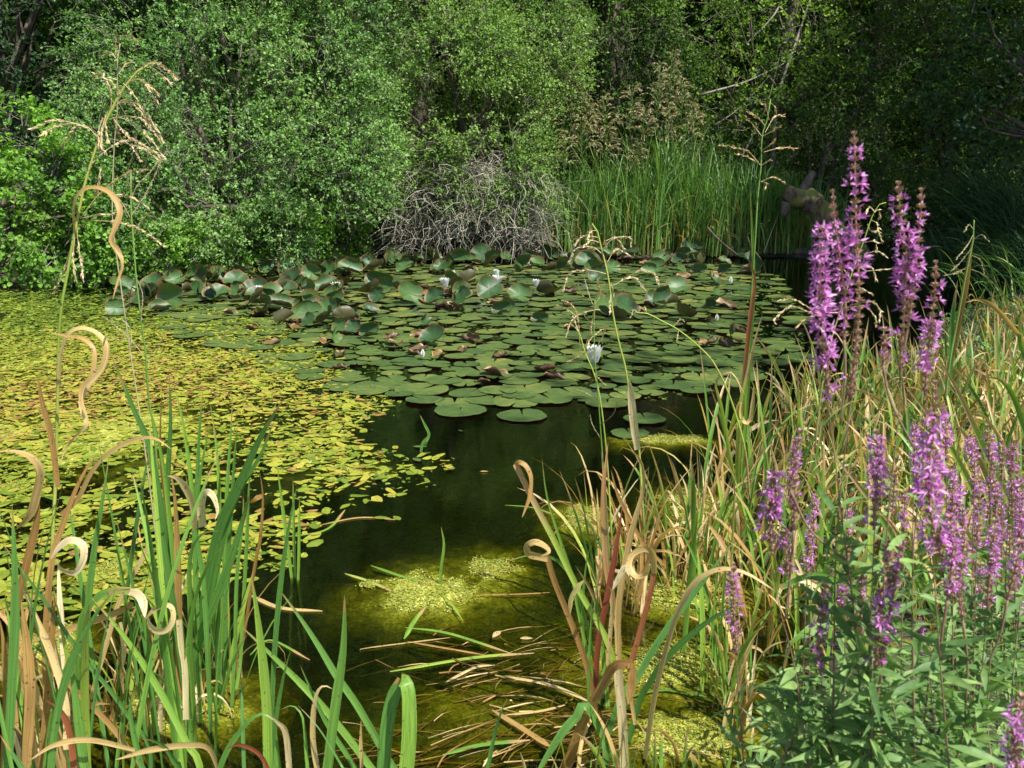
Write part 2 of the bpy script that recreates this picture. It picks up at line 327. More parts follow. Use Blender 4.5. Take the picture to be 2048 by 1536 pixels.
# ---------------------------------------------------------------- the setting: ground with the pond basin, water
POND = [(-1.9,-3),(0.35,-3),(0.45,1.2),(0.75,2.3),(1.25,3.8),(1.9,5.4),(2.9,7.2),(4.1,9.2),(5.6,11.2),(7.0,13),(7.6,16),(7.0,18.6),(5.3,18.2),(4.6,16),(4.2,14.7),
        (2.2,14.7),(0.6,14.5),(-1.6,14.3),(-3.2,12.9),(-4.6,11.9),(-6.2,11.1),(-9.5,10.2),(-10.5,6),(-8,1),(-3.5,-1)]
def polydist(x, y, poly):
    d = np.full(x.shape, 1e9)
    for i in range(len(poly)):
        ax, ay = poly[i]; bx, by = poly[(i+1) % len(poly)]
        vx, vy = bx-ax, by-ay; t = np.clip(((x-ax)*vx+(y-ay)*vy)/(vx*vx+vy*vy), 0, 1)
        d = np.minimum(d, np.hypot(x-ax-t*vx, y-ay-t*vy))
    return np.where(inpoly(x, y, poly), -d, d)
def gz(x, y):
    x = np.asarray(x, float); y = np.asarray(y, float)
    d = polydist(x, y, POND)+0.12*vnoise(np.stack([x, y, 0*x], -1), 1.3)
    z = np.where(d < 0, -0.5*np.clip(-d/0.9, 0, 1)**0.8, 0.16*np.clip(d/0.8, 0, 1)**.8)
    far = np.clip((y-16.5)/20, 0, 1)*4.5+np.clip((-x-10)/15, 0, 1)*2+np.clip((x-9)/15, 0, 1)*2
    return z+np.where(d > 0, far*np.clip(d/4, 0, 1)+0.04*vnoise(np.stack([x, y, 0*x], -1), 2.2), 0)
def build_ground():
    xs = np.concatenate([np.linspace(-150, -16, 12), np.arange(-15.5, 16, .22), np.linspace(16.5, 150, 12)])
    ys = np.concatenate([np.linspace(-120, -4, 10), np.arange(-3.8, 24, .22), np.linspace(25, 200, 16)])
    X, Y = np.meshgrid(xs, ys, indexing='ij'); Z = gz(X, Y)
    n, k = X.shape; i, j = np.meshgrid(np.arange(n-1), np.arange(k-1), indexing='ij')
    Q = np.stack([i*k+j, (i+1)*k+j, (i+1)*k+j+1, i*k+j+1], -1).reshape(-1, 4)
    m = M(); m.add(np.stack([X, Y, Z], -1).reshape(-1, 3), Q); tag(m.obj('ground', groundmat()), kind='structure')
    m = M(); x0, x1, y0, y1, zb = -11.5, 8.5, -4, 20, -0.75
    m.add([(x0,y0,0),(x1,y0,0),(x1,y1,0),(x0,y1,0),(x0,y0,zb),(x1,y0,zb),(x1,y1,zb),(x0,y1,zb)],
          [(0,1,2,3),(7,6,5,4),(0,4,5,1),(1,5,6,2),(2,6,7,3),(3,7,4,0)])
    tag(m.obj('water', watermat(), smooth=False), kind='structure')
build_ground()

# ---------------------------------------------------------------- leaf clouds on bushes and trees
def shell_points(lumps, n, depth=.35, cull=True, nz=.28, hole=-.28):
    lumps = np.asarray(lumps, float); area = (lumps[:, 3]*lumps[:, 5]+lumps[:, 3]*lumps[:, 4]); pr = area/area.sum()
    idx = rng.choice(len(lumps), n, p=pr); c = lumps[idx, :3]; ra = lumps[idx, 3:6]
    d = unit(rng.normal(size=(n, 3)))
    disp = 1+nz*1.25*vnoise(c+d*ra, 1.7)+nz*.8*vnoise(c+d*ra, 4.5)
    dep = 1-depth*rng.uniform(0, 1, n)**1.6
    p = c+d*ra*(disp*dep)[:, None]; keep = p[:, 2] > 0.02
    keep &= (vnoise(c+d*ra, 1.55)+.5*vnoise(c+d*ra, 3.7) > hole)
    for l in lumps:   # drop points buried in other lumps
        q = (p-l[:3])/l[3:6]; keep &= (np.linalg.norm(q, axis=1) > .62)
    if cull:
        v = unit(np.array([0, 0, 1.5])-p); f = (d*v).sum(1)
        keep &= (f > -.25) | (rng.uniform(0, 1, n) < .3)
    return p[keep], d[keep], dep[keep]
def sprays(m, mt, p, d, k, sl, L, Wd, shape=4, up=.35, twm=None, sway=.7, rb=None, flat=.8):
    n = len(p); a = unit(d*.8+np.array([0, 0, up])+rng.normal(0, sway*.6, (n, 3)))
    sL = sl*rng.uniform(.5, 1.4, n)
    rb = rng.uniform(.1, .9, n) if rb is None else rb
    t = (np.arange(k)+.5)/k; tt = np.broadcast_to(t, (n, k))+rng.uniform(-.3, .3, (n, k))/k
    pos = p[:, None]+a[:, None]*(sL[:, None]*tt)[..., None]; pos[..., 2] -= (sL[:, None]*tt**2*.35)
    pos = pos+rng.normal(0, L*.35, pos.shape)
    ld = unit(a[:, None]*.55+rng.normal(0, .75, (n, k, 3)))
    nn = unit(np.array([0, 0, flat])+d[:, None]*.5+np.array([SV.x, SV.y, SV.z])*.25+rng.normal(0, .55, (n, k, 3)))
    r = np.clip(rb[:, None]+rng.normal(0, .22, (n, k)), 0, 1)
    ll = L*rng.uniform(.65, 1.3, (n, k))
    leafset(m, pos.reshape(-1, 3), ld.reshape(-1, 3), nn.reshape(-1, 3), ll.ravel(), (ll*Wd/L).ravel(), r.ravel(), shape)
    if twm is not None:
        s = rng.uniform(0, 1, n) < .45; q = p[s]; aa = a[s]; s2 = sL[s]; u = np.linspace(-.6, 1, 5)
        path = q[:, None]+aa[:, None]*(s2[:, None]*u)[..., None]; path[..., 2] -= s2[:, None]*np.clip(u, 0, 1)**2*.35
        tubes3(twm, path, np.broadcast_to(np.linspace(.006, .002, 5), (len(q), 5))*1.0, rng.uniform(0, 1, len(q)))
def stems(m, base, tops, r0, sides=6, wig=.25):
    for tp in tops:
        b = np.array(base)+rng.normal(0, .12, 3)*[1, 1, 0]; mid = (b+tp)/2+rng.normal(0, wig, 3)+np.array([0, 0, .2])
        pth = spline([b, mid, tp], 9); tube(m, pth, np.linspace(r0, r0*.25, 9)*rng.uniform(.7, 1.2), sides)
def bush(name, label, cat, base, lumps, n, k, sl, L, Wd, mat, group=None, shape=4, depth=.35, stemr=.06, nz=.22, twigs=True, up=.35, back='bush'):
    base = np.array([base[0], base[1], float(gz(base[0], base[1]))])
    t = thing(name, label, cat, base, group)
    p, d, dep = shell_points(lumps, n, depth, nz=nz)
    rb = np.clip(.5+.35*vnoise(p, 1.3)+rng.normal(0, .12, len(p)), 0, 1)
    m = M(); tw = M() if twigs else None; sprays(m, None, p, d, k, sl, L, Wd, shape, up, tw, rb=rb)
    m.obj('foliage', MAT[mat], t, smooth=False)
    if twigs: tw.obj('twig_sprays', MAT['twig'], t)
    s = M(); tops = [np.array(l[:3])+np.array([0, .3, .2]) for l in lumps]; stems(s, base-np.array([0, 0, .05]), tops, stemr)
    s.obj('stems', MAT['bark'], t); return t
def LP(px, py, Y, rx, ry=None, rz=None):
    q = P(px, py, Y); return [*q, rx, ry or rx*.8, rz or rx]

def tree(name, label, base, h, trunk_r, lumps, n, k, sl, L, mat, group=None, lean=(0, 0), shape=4, branches=(), cull=True):
    base = np.array([base[0], base[1], float(gz(base[0], base[1]))-.05]); t = thing(name, label, 'tree', base, group)
    s = M(); top = base+np.array([lean[0], lean[1], h]); mid = (base+top)/2+rng.normal(0, .2, 3)*[1, 1, 0]
    tp = spline([base, mid, top], 12); tube(s, tp, trunk_r*np.linspace(1.15, .3, 12)**1.2, 9)
    for l in lumps:
        c = np.array(l[:3]); i = int(np.clip((c[2]-base[2])/h*11*.6, 1, 10)); a = tp[i]
        tube(s, spline([a, (a+c)/2+rng.normal(0, .25, 3), c], 9), np.linspace(trunk_r*.4, trunk_r*.08, 9), 6)
        for q in range(4):
            e = c+rng.normal(0, .6, 3)*np.array(l[3:6]); tube(s, spline([c*.6+a*.4, (c+e)/2+rng.normal(0, .15, 3), e], 7), np.linspace(trunk_r*.14, trunk_r*.04, 7), 4)
    s.obj('trunk', MAT['bark'], t)
    p, d, dep = shell_points(lumps, n, .75, cull=cull)
    rb = np.clip(.5+.35*vnoise(p, .9)+rng.normal(0, .12, len(p)), 0, 1)
    m = M(); sprays(m, None, p, d, k, sl, L, L*.62, shape, .15, None, rb=rb); m.obj('crown', MAT[mat], t, smooth=False)
    if branches:
        b = M()
        for pts, r0 in branches: tube(b, spline(pts, 14), np.linspace(r0, r0*.3, 14), 6)
        b.obj('branches', MAT['twig'], t)
    return t

# main left bush mass (small glossy leaves, sunlit)
bush('hawthorn_bush', 'huge rounded bush of small glossy leaves standing over the left far shore', 'bush', (-3.6, 13.6), [
    LP(330,60,13.6,1.0), LP(480,30,14,1.3), LP(640,60,14,1.2), LP(300,180,13.4,.85), LP(450,200,13.2,1.1), LP(620,210,13.3,1.1),
    LP(230,250,13,.6), LP(180,330,12.6,.6), LP(300,330,12.6,.9), LP(470,350,12.6,1.0), LP(620,360,12.9,.95), LP(230,430,12.2,.7), LP(360,450,12.1,.75),
    LP(500,450,12.5,.75), LP(640,450,13,.7), LP(700,300,13.7,.6), LP(560,-150,14.5,2.0), LP(300,-120,14.5,1.2), LP(160,180,13.2,.25), LP(170,120,13.6,.35)],
    17000, 14, .30, .042, .028, 'bush', depth=.3)
bush('hawthorn_bush', 'tall bush of pale small leaves in the middle, above the dead twigs', 'bush', (-.6, 15), [
    LP(790,60,14.9,1.0), LP(900,40,15.2,1.2), LP(1040,30,15.4,1.0), LP(800,200,14.6,.8), LP(930,170,14.6,.9), LP(1050,130,15,.75), LP(1110,180,15.2,.4),
    LP(890,280,14.3,.75), LP(990,260,14.3,.75), LP(960,330,14.1,.5), LP(1040,310,14.4,.45), LP(860,-150,15.5,1.8), LP(740,-60,15.3,1.3), LP(720,180,15.4,.7), LP(880,130,14.3,.7), LP(960,240,14.0,.5), LP(850,240,14.2,.5)],
    17000, 14, .30, .040, .027, 'bush2', depth=.35)
bush('trailing_shrub', 'pale leafy sprays hanging over the top and right side of the dead twigs', 'bush', (.1, 14.2), [LP(860,345,14.1,.3,.25,.2), LP(950,350,14,.35,.25,.22), LP(1040,350,14,.35,.3,.3), LP(1075,420,13.95,.25,.2,.3), LP(800,380,14,.2,.2,.15), LP(1000,405,13.85,.2,.15,.15), LP(900,395,13.8,.15,.12,.1), LP(900,200,14,.45), LP(960,130,14.1,.5), LP(870,270,14,.35), LP(930,60,14.2,.5), LP(940,280,13.9,.35)], 5200, 11, .25, .04, .027, 'bush2', depth=.6, stemr=.015)
bush('alder_bush', 'low bright green bush with round leaves at the left edge of the far shore', 'bush', (-6.2, 12), [
    LP(20,330,12.3,.7), LP(90,380,12.0,.6), LP(20,440,11.6,.7), LP(110,470,11.6,.55), LP(180,500,11.9,.4), LP(-60,400,12,.9), LP(60,300,12.6,.4)],
    5200, 9, .28, .056, .050, 'round', shape=6, depth=.3)
bush('bramble_bush', 'small pale green bramble at the waterline below the big left bush', 'bush', (-4.1, 12.2), [
    LP(330,500,12.1,.35,.3,.3), LP(400,505,12.2,.4,.3,.3), LP(230,515,11.8,.3,.3,.25), LP(480,490,12.6,.4,.3,.3), LP(570,470,13,.5,.4,.35), LP(660,470,13.5,.4,.4,.35)],
    2600, 10, .22, .05, .04, 'round', depth=.4, stemr=.02)
# dead twiggy bush in the centre
def dead_bush():
    base = W(900, 492); base = np.array([base[0], 14.6, .1]); t = thing('dead_bush', 'leafless grey brown tangle of drooping twigs on the middle of the far shore', 'bush', base)
    m = M(); k = 2500
    # arching sprays from crown points downwards
    cx = rng.uniform(790, 1090, k); cy = 345+rng.uniform(-20, 125, k)+np.abs(cx-950)*.22
    Y = 14.2+rng.uniform(-.45, .5, k)
    S = np.array([P(a, b, c) for a, b, c in zip(cx, cy, Y)])
    ph = rng.uniform(0, 2*math.pi, k); ln = rng.uniform(.25, .8, k)*rng.choice([.6, 1, 1.3], k); th0 = rng.uniform(.4, 2.0, k); dr = rng.uniform(.8, 1.9, k)
    n = 7; u = np.linspace(0, 1, n); th = th0[:, None]+dr[:, None]*u; ph = ph[:, None]+.5*np.sin(u*7+ph[:, None]*9)
    D = np.stack([np.sin(th)*np.cos(ph), np.sin(th)*np.sin(ph), np.cos(th)], -1)
    pa = S[:, None]+np.cumsum(D*(ln/n)[:, None, None], 1)+np.cumsum(rng.normal(0, .018, (k, n, 3)), 1); pa[..., 2] = np.maximum(pa[..., 2], .02)
    tubes3(m, pa, np.linspace(.0055, .002, n)[None]*rng.uniform(.6, 1.3, k)[:, None], rng.uniform(0, 1, k)); m.obj('twigs', MAT['deadtwig'], t)
    b = M()
    for pts in ([(760,470),(790,400),(830,345),(870,320)], [(1000,480),(960,400),(930,330)], [(850,480),(880,420),(900,350)], [(955,470),(958,420),(955,380)], [(1060,480),(1040,400),(1000,340)], [(880,490),(940,440),(1000,425)], [(1090,450),(1050,420),(1000,400)]):
        q = [P(x, y, 14.0) for x, y in pts]; tube(b, spline(q, 10), np.linspace(.022, .009, 10), 5)
    b.obj('branches', MAT['deadtwig'], t)
    l = M(); s = rng.choice(k, 1500); p = pa[s, rng.integers(0, n, 1500)]
    leafset(l, p, rng.normal(size=(1500, 3)), rng.normal(0, .6, (1500, 3))+[0, 0, 1], .035, .025, rng.uniform(.3, 1, 1500)); l.obj('leaves', MAT['bush2'], t, smooth=False)
dead_bush()

# tall bush tops and understorey
bush('elder_bush', 'high leafy top of the left bush mass rising out of the picture', 'bush', (-3.6, 15.4), [[-4.8,15,5.6,1.8,1.3,1.5],[-2.6,15,5.8,1.8,1.3,1.6],[-.4,15.8,5.6,1.6,1.3,1.5],[-3.6,15.6,7.6,2.2,1.5,1.7],[-1,16,7.6,1.9,1.4,1.6]], 6500, 11, .4, .075, .05, 'bush', depth=.5)
bush('hazel_bush', 'dim leafy shrub filling the gap right of the middle bush, behind the plumes', 'bush', (2.2, 17), [LP(1230,100,16.8,.9), LP(1330,60,17,1.0), LP(1270,230,16.8,.7), LP(1180,30,16.6,.9), LP(1400,260,16.9,.7), LP(1350,330,16.6,.7), LP(1250,-60,17,1.3), LP(1240,60,16.3,.8), LP(1220,180,16.3,.7), LP(1300,140,16.4,.7)], 7500, 11, .35, .055, .038, 'wood', depth=.5)
bush('hazel_bush', 'dark shrub behind the mossy log and the right end of the reeds', 'bush', (5.2, 17.2), [LP(1560,250,17,.9), LP(1680,190,17.4,1.0), LP(1620,330,16.8,.8), LP(1760,280,18,1.1), LP(1700,400,17.6,.9), LP(1800,120,18,1.2), LP(1660,60,17.6,1.1)], 6000, 11, .35, .055, .038, 'wood', depth=.55)
bush('hazel_bush', 'dark shrub at the far right behind the inlet', 'bush', (8.2, 18.5), [LP(1850,300,18.6,1.2), LP(1900,170,18.4,1.2), LP(1950,330,18,1.2), LP(1880,420,18.8,1.0), LP(2040,360,17.5,1.1), LP(1920,40,18.5,1.4), LP(2060,200,17.6,1.2), LP(1980,-80,18,1.8), LP(1800,-60,19,1.8)], 8500, 11, .38, .06, .04, 'wood', depth=.55)
bush('hazel_bush', 'dark shrub in deep shade at the upper left corner', 'bush', (-8, 15.3), [LP(40,120,15.2,1.2), LP(130,40,15.5,1.1), LP(-80,60,15,1.5), LP(80,220,15,.9), LP(20,-40,15.5,1.6)], 2600, 11, .38, .055, .038, 'blue', depth=.8)  # leaf colour darkened to stand for the deep shade
# woodland behind
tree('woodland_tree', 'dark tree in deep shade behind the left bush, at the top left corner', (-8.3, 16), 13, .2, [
    [-8,16,3.2,2,1.5,1.6],[-7,15.6,5,2,1.5,1.6],[-9.5,15.5,5.5,2.4,1.6,2],[-8,16,9,3.4,2.5,2.5],[-6.8,15.2,3.7,.9,.8,.8],[-8,17,12,2.8,2.2,2],[-7.2,16.6,3.6,1.6,1.2,1.4]], 8500, 12, .55, .085, 'blue')  # shade of this corner is painted into the dark leaf colour
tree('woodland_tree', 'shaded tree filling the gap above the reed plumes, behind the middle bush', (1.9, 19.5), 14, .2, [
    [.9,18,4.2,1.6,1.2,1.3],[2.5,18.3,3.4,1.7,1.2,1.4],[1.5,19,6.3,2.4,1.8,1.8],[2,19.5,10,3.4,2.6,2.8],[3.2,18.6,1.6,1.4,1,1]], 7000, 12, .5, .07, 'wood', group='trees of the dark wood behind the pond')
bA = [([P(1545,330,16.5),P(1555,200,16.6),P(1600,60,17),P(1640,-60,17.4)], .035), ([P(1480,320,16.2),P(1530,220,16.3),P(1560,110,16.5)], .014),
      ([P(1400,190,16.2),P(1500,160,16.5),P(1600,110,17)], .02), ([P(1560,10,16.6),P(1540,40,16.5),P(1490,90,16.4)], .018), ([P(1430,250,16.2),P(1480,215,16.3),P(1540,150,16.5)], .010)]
tree('woodland_tree', 'slender tree with leaves coloured as lit and thin bare branches above the far reeds', (4.4, 18), 12, .13, [
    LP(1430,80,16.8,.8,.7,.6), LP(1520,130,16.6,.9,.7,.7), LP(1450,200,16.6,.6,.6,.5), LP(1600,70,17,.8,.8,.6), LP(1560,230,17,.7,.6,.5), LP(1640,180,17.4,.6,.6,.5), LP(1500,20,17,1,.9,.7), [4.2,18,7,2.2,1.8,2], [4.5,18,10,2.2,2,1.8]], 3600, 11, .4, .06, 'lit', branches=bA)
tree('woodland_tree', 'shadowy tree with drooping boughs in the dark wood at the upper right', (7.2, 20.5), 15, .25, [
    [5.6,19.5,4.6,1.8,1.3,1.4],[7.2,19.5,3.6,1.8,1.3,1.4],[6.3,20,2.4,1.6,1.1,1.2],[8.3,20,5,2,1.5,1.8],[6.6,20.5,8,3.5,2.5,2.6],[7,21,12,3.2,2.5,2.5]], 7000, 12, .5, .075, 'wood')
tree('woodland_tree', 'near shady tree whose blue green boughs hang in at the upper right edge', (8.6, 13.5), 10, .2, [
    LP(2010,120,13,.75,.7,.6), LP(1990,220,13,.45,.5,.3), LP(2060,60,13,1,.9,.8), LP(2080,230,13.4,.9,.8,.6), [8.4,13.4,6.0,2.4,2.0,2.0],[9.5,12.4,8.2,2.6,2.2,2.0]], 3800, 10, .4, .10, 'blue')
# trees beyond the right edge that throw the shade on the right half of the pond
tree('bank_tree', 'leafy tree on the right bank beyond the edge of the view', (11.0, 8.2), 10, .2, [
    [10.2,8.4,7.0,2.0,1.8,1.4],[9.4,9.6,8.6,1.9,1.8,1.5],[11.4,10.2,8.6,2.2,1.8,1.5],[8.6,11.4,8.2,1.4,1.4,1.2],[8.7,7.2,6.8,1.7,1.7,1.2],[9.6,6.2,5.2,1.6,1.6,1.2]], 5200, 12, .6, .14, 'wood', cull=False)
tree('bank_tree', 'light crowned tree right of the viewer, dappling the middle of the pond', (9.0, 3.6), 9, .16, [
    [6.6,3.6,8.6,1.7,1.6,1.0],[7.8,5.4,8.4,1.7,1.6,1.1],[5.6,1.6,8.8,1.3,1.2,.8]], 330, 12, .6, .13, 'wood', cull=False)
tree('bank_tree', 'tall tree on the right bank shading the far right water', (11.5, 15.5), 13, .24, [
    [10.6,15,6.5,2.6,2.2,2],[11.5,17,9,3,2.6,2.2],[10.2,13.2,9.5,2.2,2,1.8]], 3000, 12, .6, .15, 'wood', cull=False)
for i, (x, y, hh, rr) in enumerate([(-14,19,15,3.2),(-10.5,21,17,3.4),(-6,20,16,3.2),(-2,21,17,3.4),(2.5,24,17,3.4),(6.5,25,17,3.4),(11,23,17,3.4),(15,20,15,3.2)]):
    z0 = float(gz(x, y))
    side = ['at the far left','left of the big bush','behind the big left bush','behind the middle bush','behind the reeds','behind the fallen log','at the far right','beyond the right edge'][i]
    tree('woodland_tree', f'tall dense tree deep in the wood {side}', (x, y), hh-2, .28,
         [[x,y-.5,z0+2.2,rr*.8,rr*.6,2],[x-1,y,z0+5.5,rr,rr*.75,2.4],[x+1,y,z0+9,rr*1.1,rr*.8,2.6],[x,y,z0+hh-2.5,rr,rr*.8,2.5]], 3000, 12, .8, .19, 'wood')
# far-off wood that closes the view
def far_wood():
    n = 27000; th = rng.uniform(-.95, .95, n); rad = rng.uniform(28, 34, n)
    p = np.stack([np.sin(th)*rad, np.cos(th)*rad, 22*rng.uniform(0, 1, n)**1.45+.8], -1); d = unit(np.array([0, 0, 3])-p)
    m = M(); sprays(m, None, p, d, 10, 1.5, .42, .3, 4, .1); o = m.obj('distant_wood', MAT['wood'], smooth=False); tag(o, 'dark mass of leaves of the wood closing the view', 'wood', kind='stuff')
far_wood()
# undergrowth on the far bank
def undergrowth():
    n = 42000; x = rng.uniform(-18, 12, n); y = rng.uniform(9, 24, n); z = gz(x, y); s = (z > .03) & ((y > 14.2) | (x < -4)); x, y, z = x[s], y[s], z[s]
    h = rng.uniform(0, 1, len(x))**1.5*(.5+.5*vnoise(np.stack([x, y, 0*x], -1), .9)+.3); h = np.clip(h, 0, 1.3)
    p = np.stack([x, y, z+h], -1); m = M(); sprays(m, None, p, np.tile([0, -.3, .6], (len(p), 1)), 9, .25, .06, .045, 4, .3); tag(m.obj('undergrowth', MAT['wood'], smooth=False), 'low tangled leaves covering the dark bank under the trees', 'undergrowth', kind='stuff')
undergrowth()
exec_detail = True

# ---------------------------------------------------------------- far reed bed
def zone(px):
    return 'left' if px < 1230 else ('middle' if px < 1430 else 'right')
def reed_clump(px, py, Y, n, h, spread, label, mat='reed', wd=.017, droop=.9, group='clumps of green reeds on the far shore', tint=(.1, .95)):
    b = P(px, py, Y); gx = b[0]; z = float(gz(gx, Y)); z = max(z, -.1); t = thing('reed_clump', label, 'reeds', (gx, Y, z), group)
    k = n; base = np.stack([gx+rng.normal(0, spread, k), Y+rng.normal(0, spread*.7, k), np.full(k, z)], -1)
    m = M(); blades(m, base, rng.uniform(0, 2*math.pi, k), rng.uniform(0, .16, k), rng.gamma(2, droop*.3, k), h*rng.uniform(.4, 1.15, k)*(1+.12*vnoise(base, 3)), wd*rng.uniform(.6, 1.3, k), 9, r=rng.uniform(*tint, k))
    m.obj('leaves', MAT[mat], t)
    d = M(); k2 = n//7; base = base[:k2]+rng.normal(0, .05, (k2, 3))*[1, 1, 0]
    blades(d, base, rng.uniform(0, 6.28, k2), rng.uniform(.1, .5, k2), rng.gamma(2, .6, k2), h*rng.uniform(.3, .8, k2), wd*rng.uniform(.5, .9, k2), 7)
    d.obj('dry_leaves', MAT['dry'], t); return t
cl = [(1100,14.75,1.0,'short pale reeds hugging the right side of the dead bush'),(1140,14.9,1.35,'sunlit reeds below the leftmost seed plumes'),(1185,14.8,1.3,'bright arching reeds right of the dead bush'),
      (1230,14.9,1.45,'tall bright reeds left of the thickest dark blades'),(1275,14.8,1.35,'thick dark upright blades behind the pale grass plume'),(1320,15,1.75,'tallest reeds beside the highest seed plumes'),
      (1365,15.1,1.6,'tall reeds just right of the highest seed plumes'),(1405,14.8,1.15,'mid height reeds at the middle of the grey driftwood'),(1440,14.9,1.25,'reeds left of the small brown seed head'),
      (1480,15,1.2,'dense dark reeds behind the tall rush blade'),(1520,14.9,1.2,'dense reeds below the brown seed head'),(1560,15,1.15,'reeds touching the left end of the mossy log'),(1600,15.4,1.2,'reeds behind the broken mossy log'),
      (1650,15.8,1.0,'reeds just right of the mossy log'),(1250,15.6,1.5,'shaded reeds in the second row, right of the plumes'),(1420,15.8,1.3,'shaded reeds in the back row above the driftwood')]
for px, Y, h, lb in cl: reed_clump(px, 480, Y, 190, h, .2, lb)
# plumed reeds
def plume_branches(m, t0, top, n, L, r=.5, thick=1.0, up=.3):
    pass
def panicle(m, st, axis_pts, nb, bl, spl, droop=1.6, th=(.3, .9), sr=.0012, rbase=.5, side_bias=None, nsp=9):
    """seed head: branches leave the axis and hang, spikelets on their outer part"""
    ax = spline(axis_pts, 30); n = 9; u = np.linspace(0, 1, n)
    i = (np.linspace(0, .97, nb)*29).astype(int); o = ax[i]; f = 1-np.linspace(0, 1, nb)*.65
    ph = rng.uniform(0, 2*math.pi, nb) if side_bias is None else rng.normal(side_bias, .8, nb)
    T = unit(np.gradient(ax, axis=0))[i]
    th0 = rng.uniform(*th, nb); dr = droop*rng.uniform(.6, 1.3, nb); ln = bl*f*rng.uniform(.6, 1.2, nb)
    tt = th0[:, None]+dr[:, None]*u**1.3
    D = np.stack([np.sin(tt)*np.cos(ph)[:, None], np.sin(tt)*np.sin(ph)[:, None], np.cos(tt)], -1)+T[:, None]*.35*(1-u)[None, :, None]
    pa = o[:, None]+np.cumsum(D*(ln/n)[:, None, None], 1)
    tubes3(st, np.concatenate([o[:, None], pa], 1), np.full((nb, n+1), sr), rng.uniform(0, 1, nb))
    q = np.repeat(np.arange(nb), nsp*2); s = rng.uniform(.25, 1, len(q)); k = np.clip((s*(n-1)).astype(int), 0, n-2); fr = s*(n-1)-k
    pp = pa[q, k]*(1-fr)[:, None]+pa[q, k+1]*fr[:, None]; dd = unit(pa[q, k+1]-pa[q, k])+rng.normal(0, .22, (len(q), 3))
    leafset(m, pp, dd, rng.normal(size=(len(q), 3)), spl*rng.uniform(.7, 1.3, len(q)), spl*.32, np.clip(rbase+rng.normal(0, .25, len(q)), 0, 1), 4, fold=.25)
plumes = [(1125,160,14.9,'leftmost plume, leaning over the dead bush'),(1150,140,15,'tallest of the left group of plumes'),(1175,200,14.8,'low plume in the left group'),(1160,235,14.7,'short pale plume above the bright reeds'),(1205,190,15,'plume at the right of the left group'),
          (1215,250,14.9,'small plume between the two groups'),(1265,170,15,'plume between the groups with a dark gap below'),(1290,215,14.9,'low plume under the right group'),(1320,130,15.1,'leaning plume in the right group'),(1345,105,15.2,'highest plume of all'),
          (1365,160,15.1,'plume just right of the highest one'),(1385,205,15,'rightmost low plume'),(1340,210,15,'plume hanging under the highest one'),(1275,290,14.9,'lowest small plume over the tall reeds'),(1095,200,14.8,'faint plume against the middle bush'),(1130,270,14.7,'low plume by the dead bush')]
for px, py, Y, lb in plumes:
    top = P(px, py, Y); z = float(gz(top[0], Y)); b = np.array([top[0]+rng.normal(0, .15), Y+rng.normal(0, .1), z]); t = thing('plumed_reed', 'tan seeded reed, '+lb, 'reed', b, 'plumed reeds on the far shore')
    ax0 = b+(top-b)*.72; s = M(); m = M(); tube(s, spline([b, (b+ax0)/2+[.03, 0, 0], ax0, top], 14), np.linspace(.006, .002, 14), 5)
    panicle(m, s, [ax0, (ax0+top)/2+[.02, 0, 0], top], 40, .30, .042, droop=1.5, sr=.003, nsp=9); s.obj('culm', MAT['reed'], t); m.obj('seed_sprays', MAT['plume'], t, smooth=False)

# broken mossy log and driftwood
def log():
    t = thing('fallen_log', 'broken mossy log rearing out of the water beside the far reeds', 'log', W(1690, 498)); m = M()
    pts = [P(1572,402,14.3), P(1600,393,14.3), P(1628,408,14.3), P(1655,445,14.3), P(1695,485,14.2), P(1735,525,14.1)]
    pth = spline(pts, 20)+.03*np.sin(np.arange(20)*1.9)[:, None]*[0, 0, 1]; rad = np.array([.15]*5+[.16]*6+[.13]*9)*(1+.12*np.sin(np.arange(20)*1.7)); rad[0] *= .7
    tube(m, pth, rad, 22); m.V[0] = m.V[0]+unit(m.V[0]-np.repeat(np.vstack([pth, pth[0], pth[-1]]), [22]*20+[1, 1], 0))*(.035*vnoise(m.V[0], 16)+.02*vnoise(m.V[0], 40))[:, None]; m.obj('trunk', MAT['log'], t)
    b = M(); tube(b, spline([P(1598,395,14.32), P(1612,370,14.4), P(1627,345,14.5)], 8), np.linspace(.08, .05, 8)); tube(b, spline([P(1575,405,14.3), P(1567,432,14.3)], 5), np.linspace(.09, .05, 5)); b.obj('broken_limb', MAT['bark'], t)
    d = M(); tube(d, spline([W(1395,512), W(1480,509), W(1560,508), W(1625,505)], 14)+np.array([0, 0, .02]), .06*(1+.1*np.sin(np.arange(14)*2.1)), 8); tag(d.obj('driftwood', MAT['driftwood']), 'long grey driftwood pole lying at the waterline before the reeds', 'driftwood')
    d = M()
    for pts in ([(1600,528),(1640,505),(1670,480),(1700,462)],): tube(d, spline([P(x, y, 14.6) for x, y in pts], 10), np.linspace(.03, .06, 10), 6)
    tag(d.obj('dead_branch', MAT['driftwood']), 'crooked grey branch leaning from the water against the mossy log', 'branch')
    d = M(); tube(d, spline([P(1700,458,19), P(1800,466,18.6), P(1880,455,18.4), P(1950,475,18)], 12), np.linspace(.09, .04, 12), 7); tag(d.obj('dead_branch', MAT['driftwood']), 'pale fallen bough lying across the dark inlet at the right', 'branch')
    d = M(); tube(d, spline([P(1415,455,14.3), P(1440,482,14.1), P(1478,512,13.8)], 8), .014, 5); tag(d.obj('dead_branch', MAT['bark']), 'thin dark stick poking from the water before the reeds', 'branch')
    # lone trunk seen in the dark at the right
log()
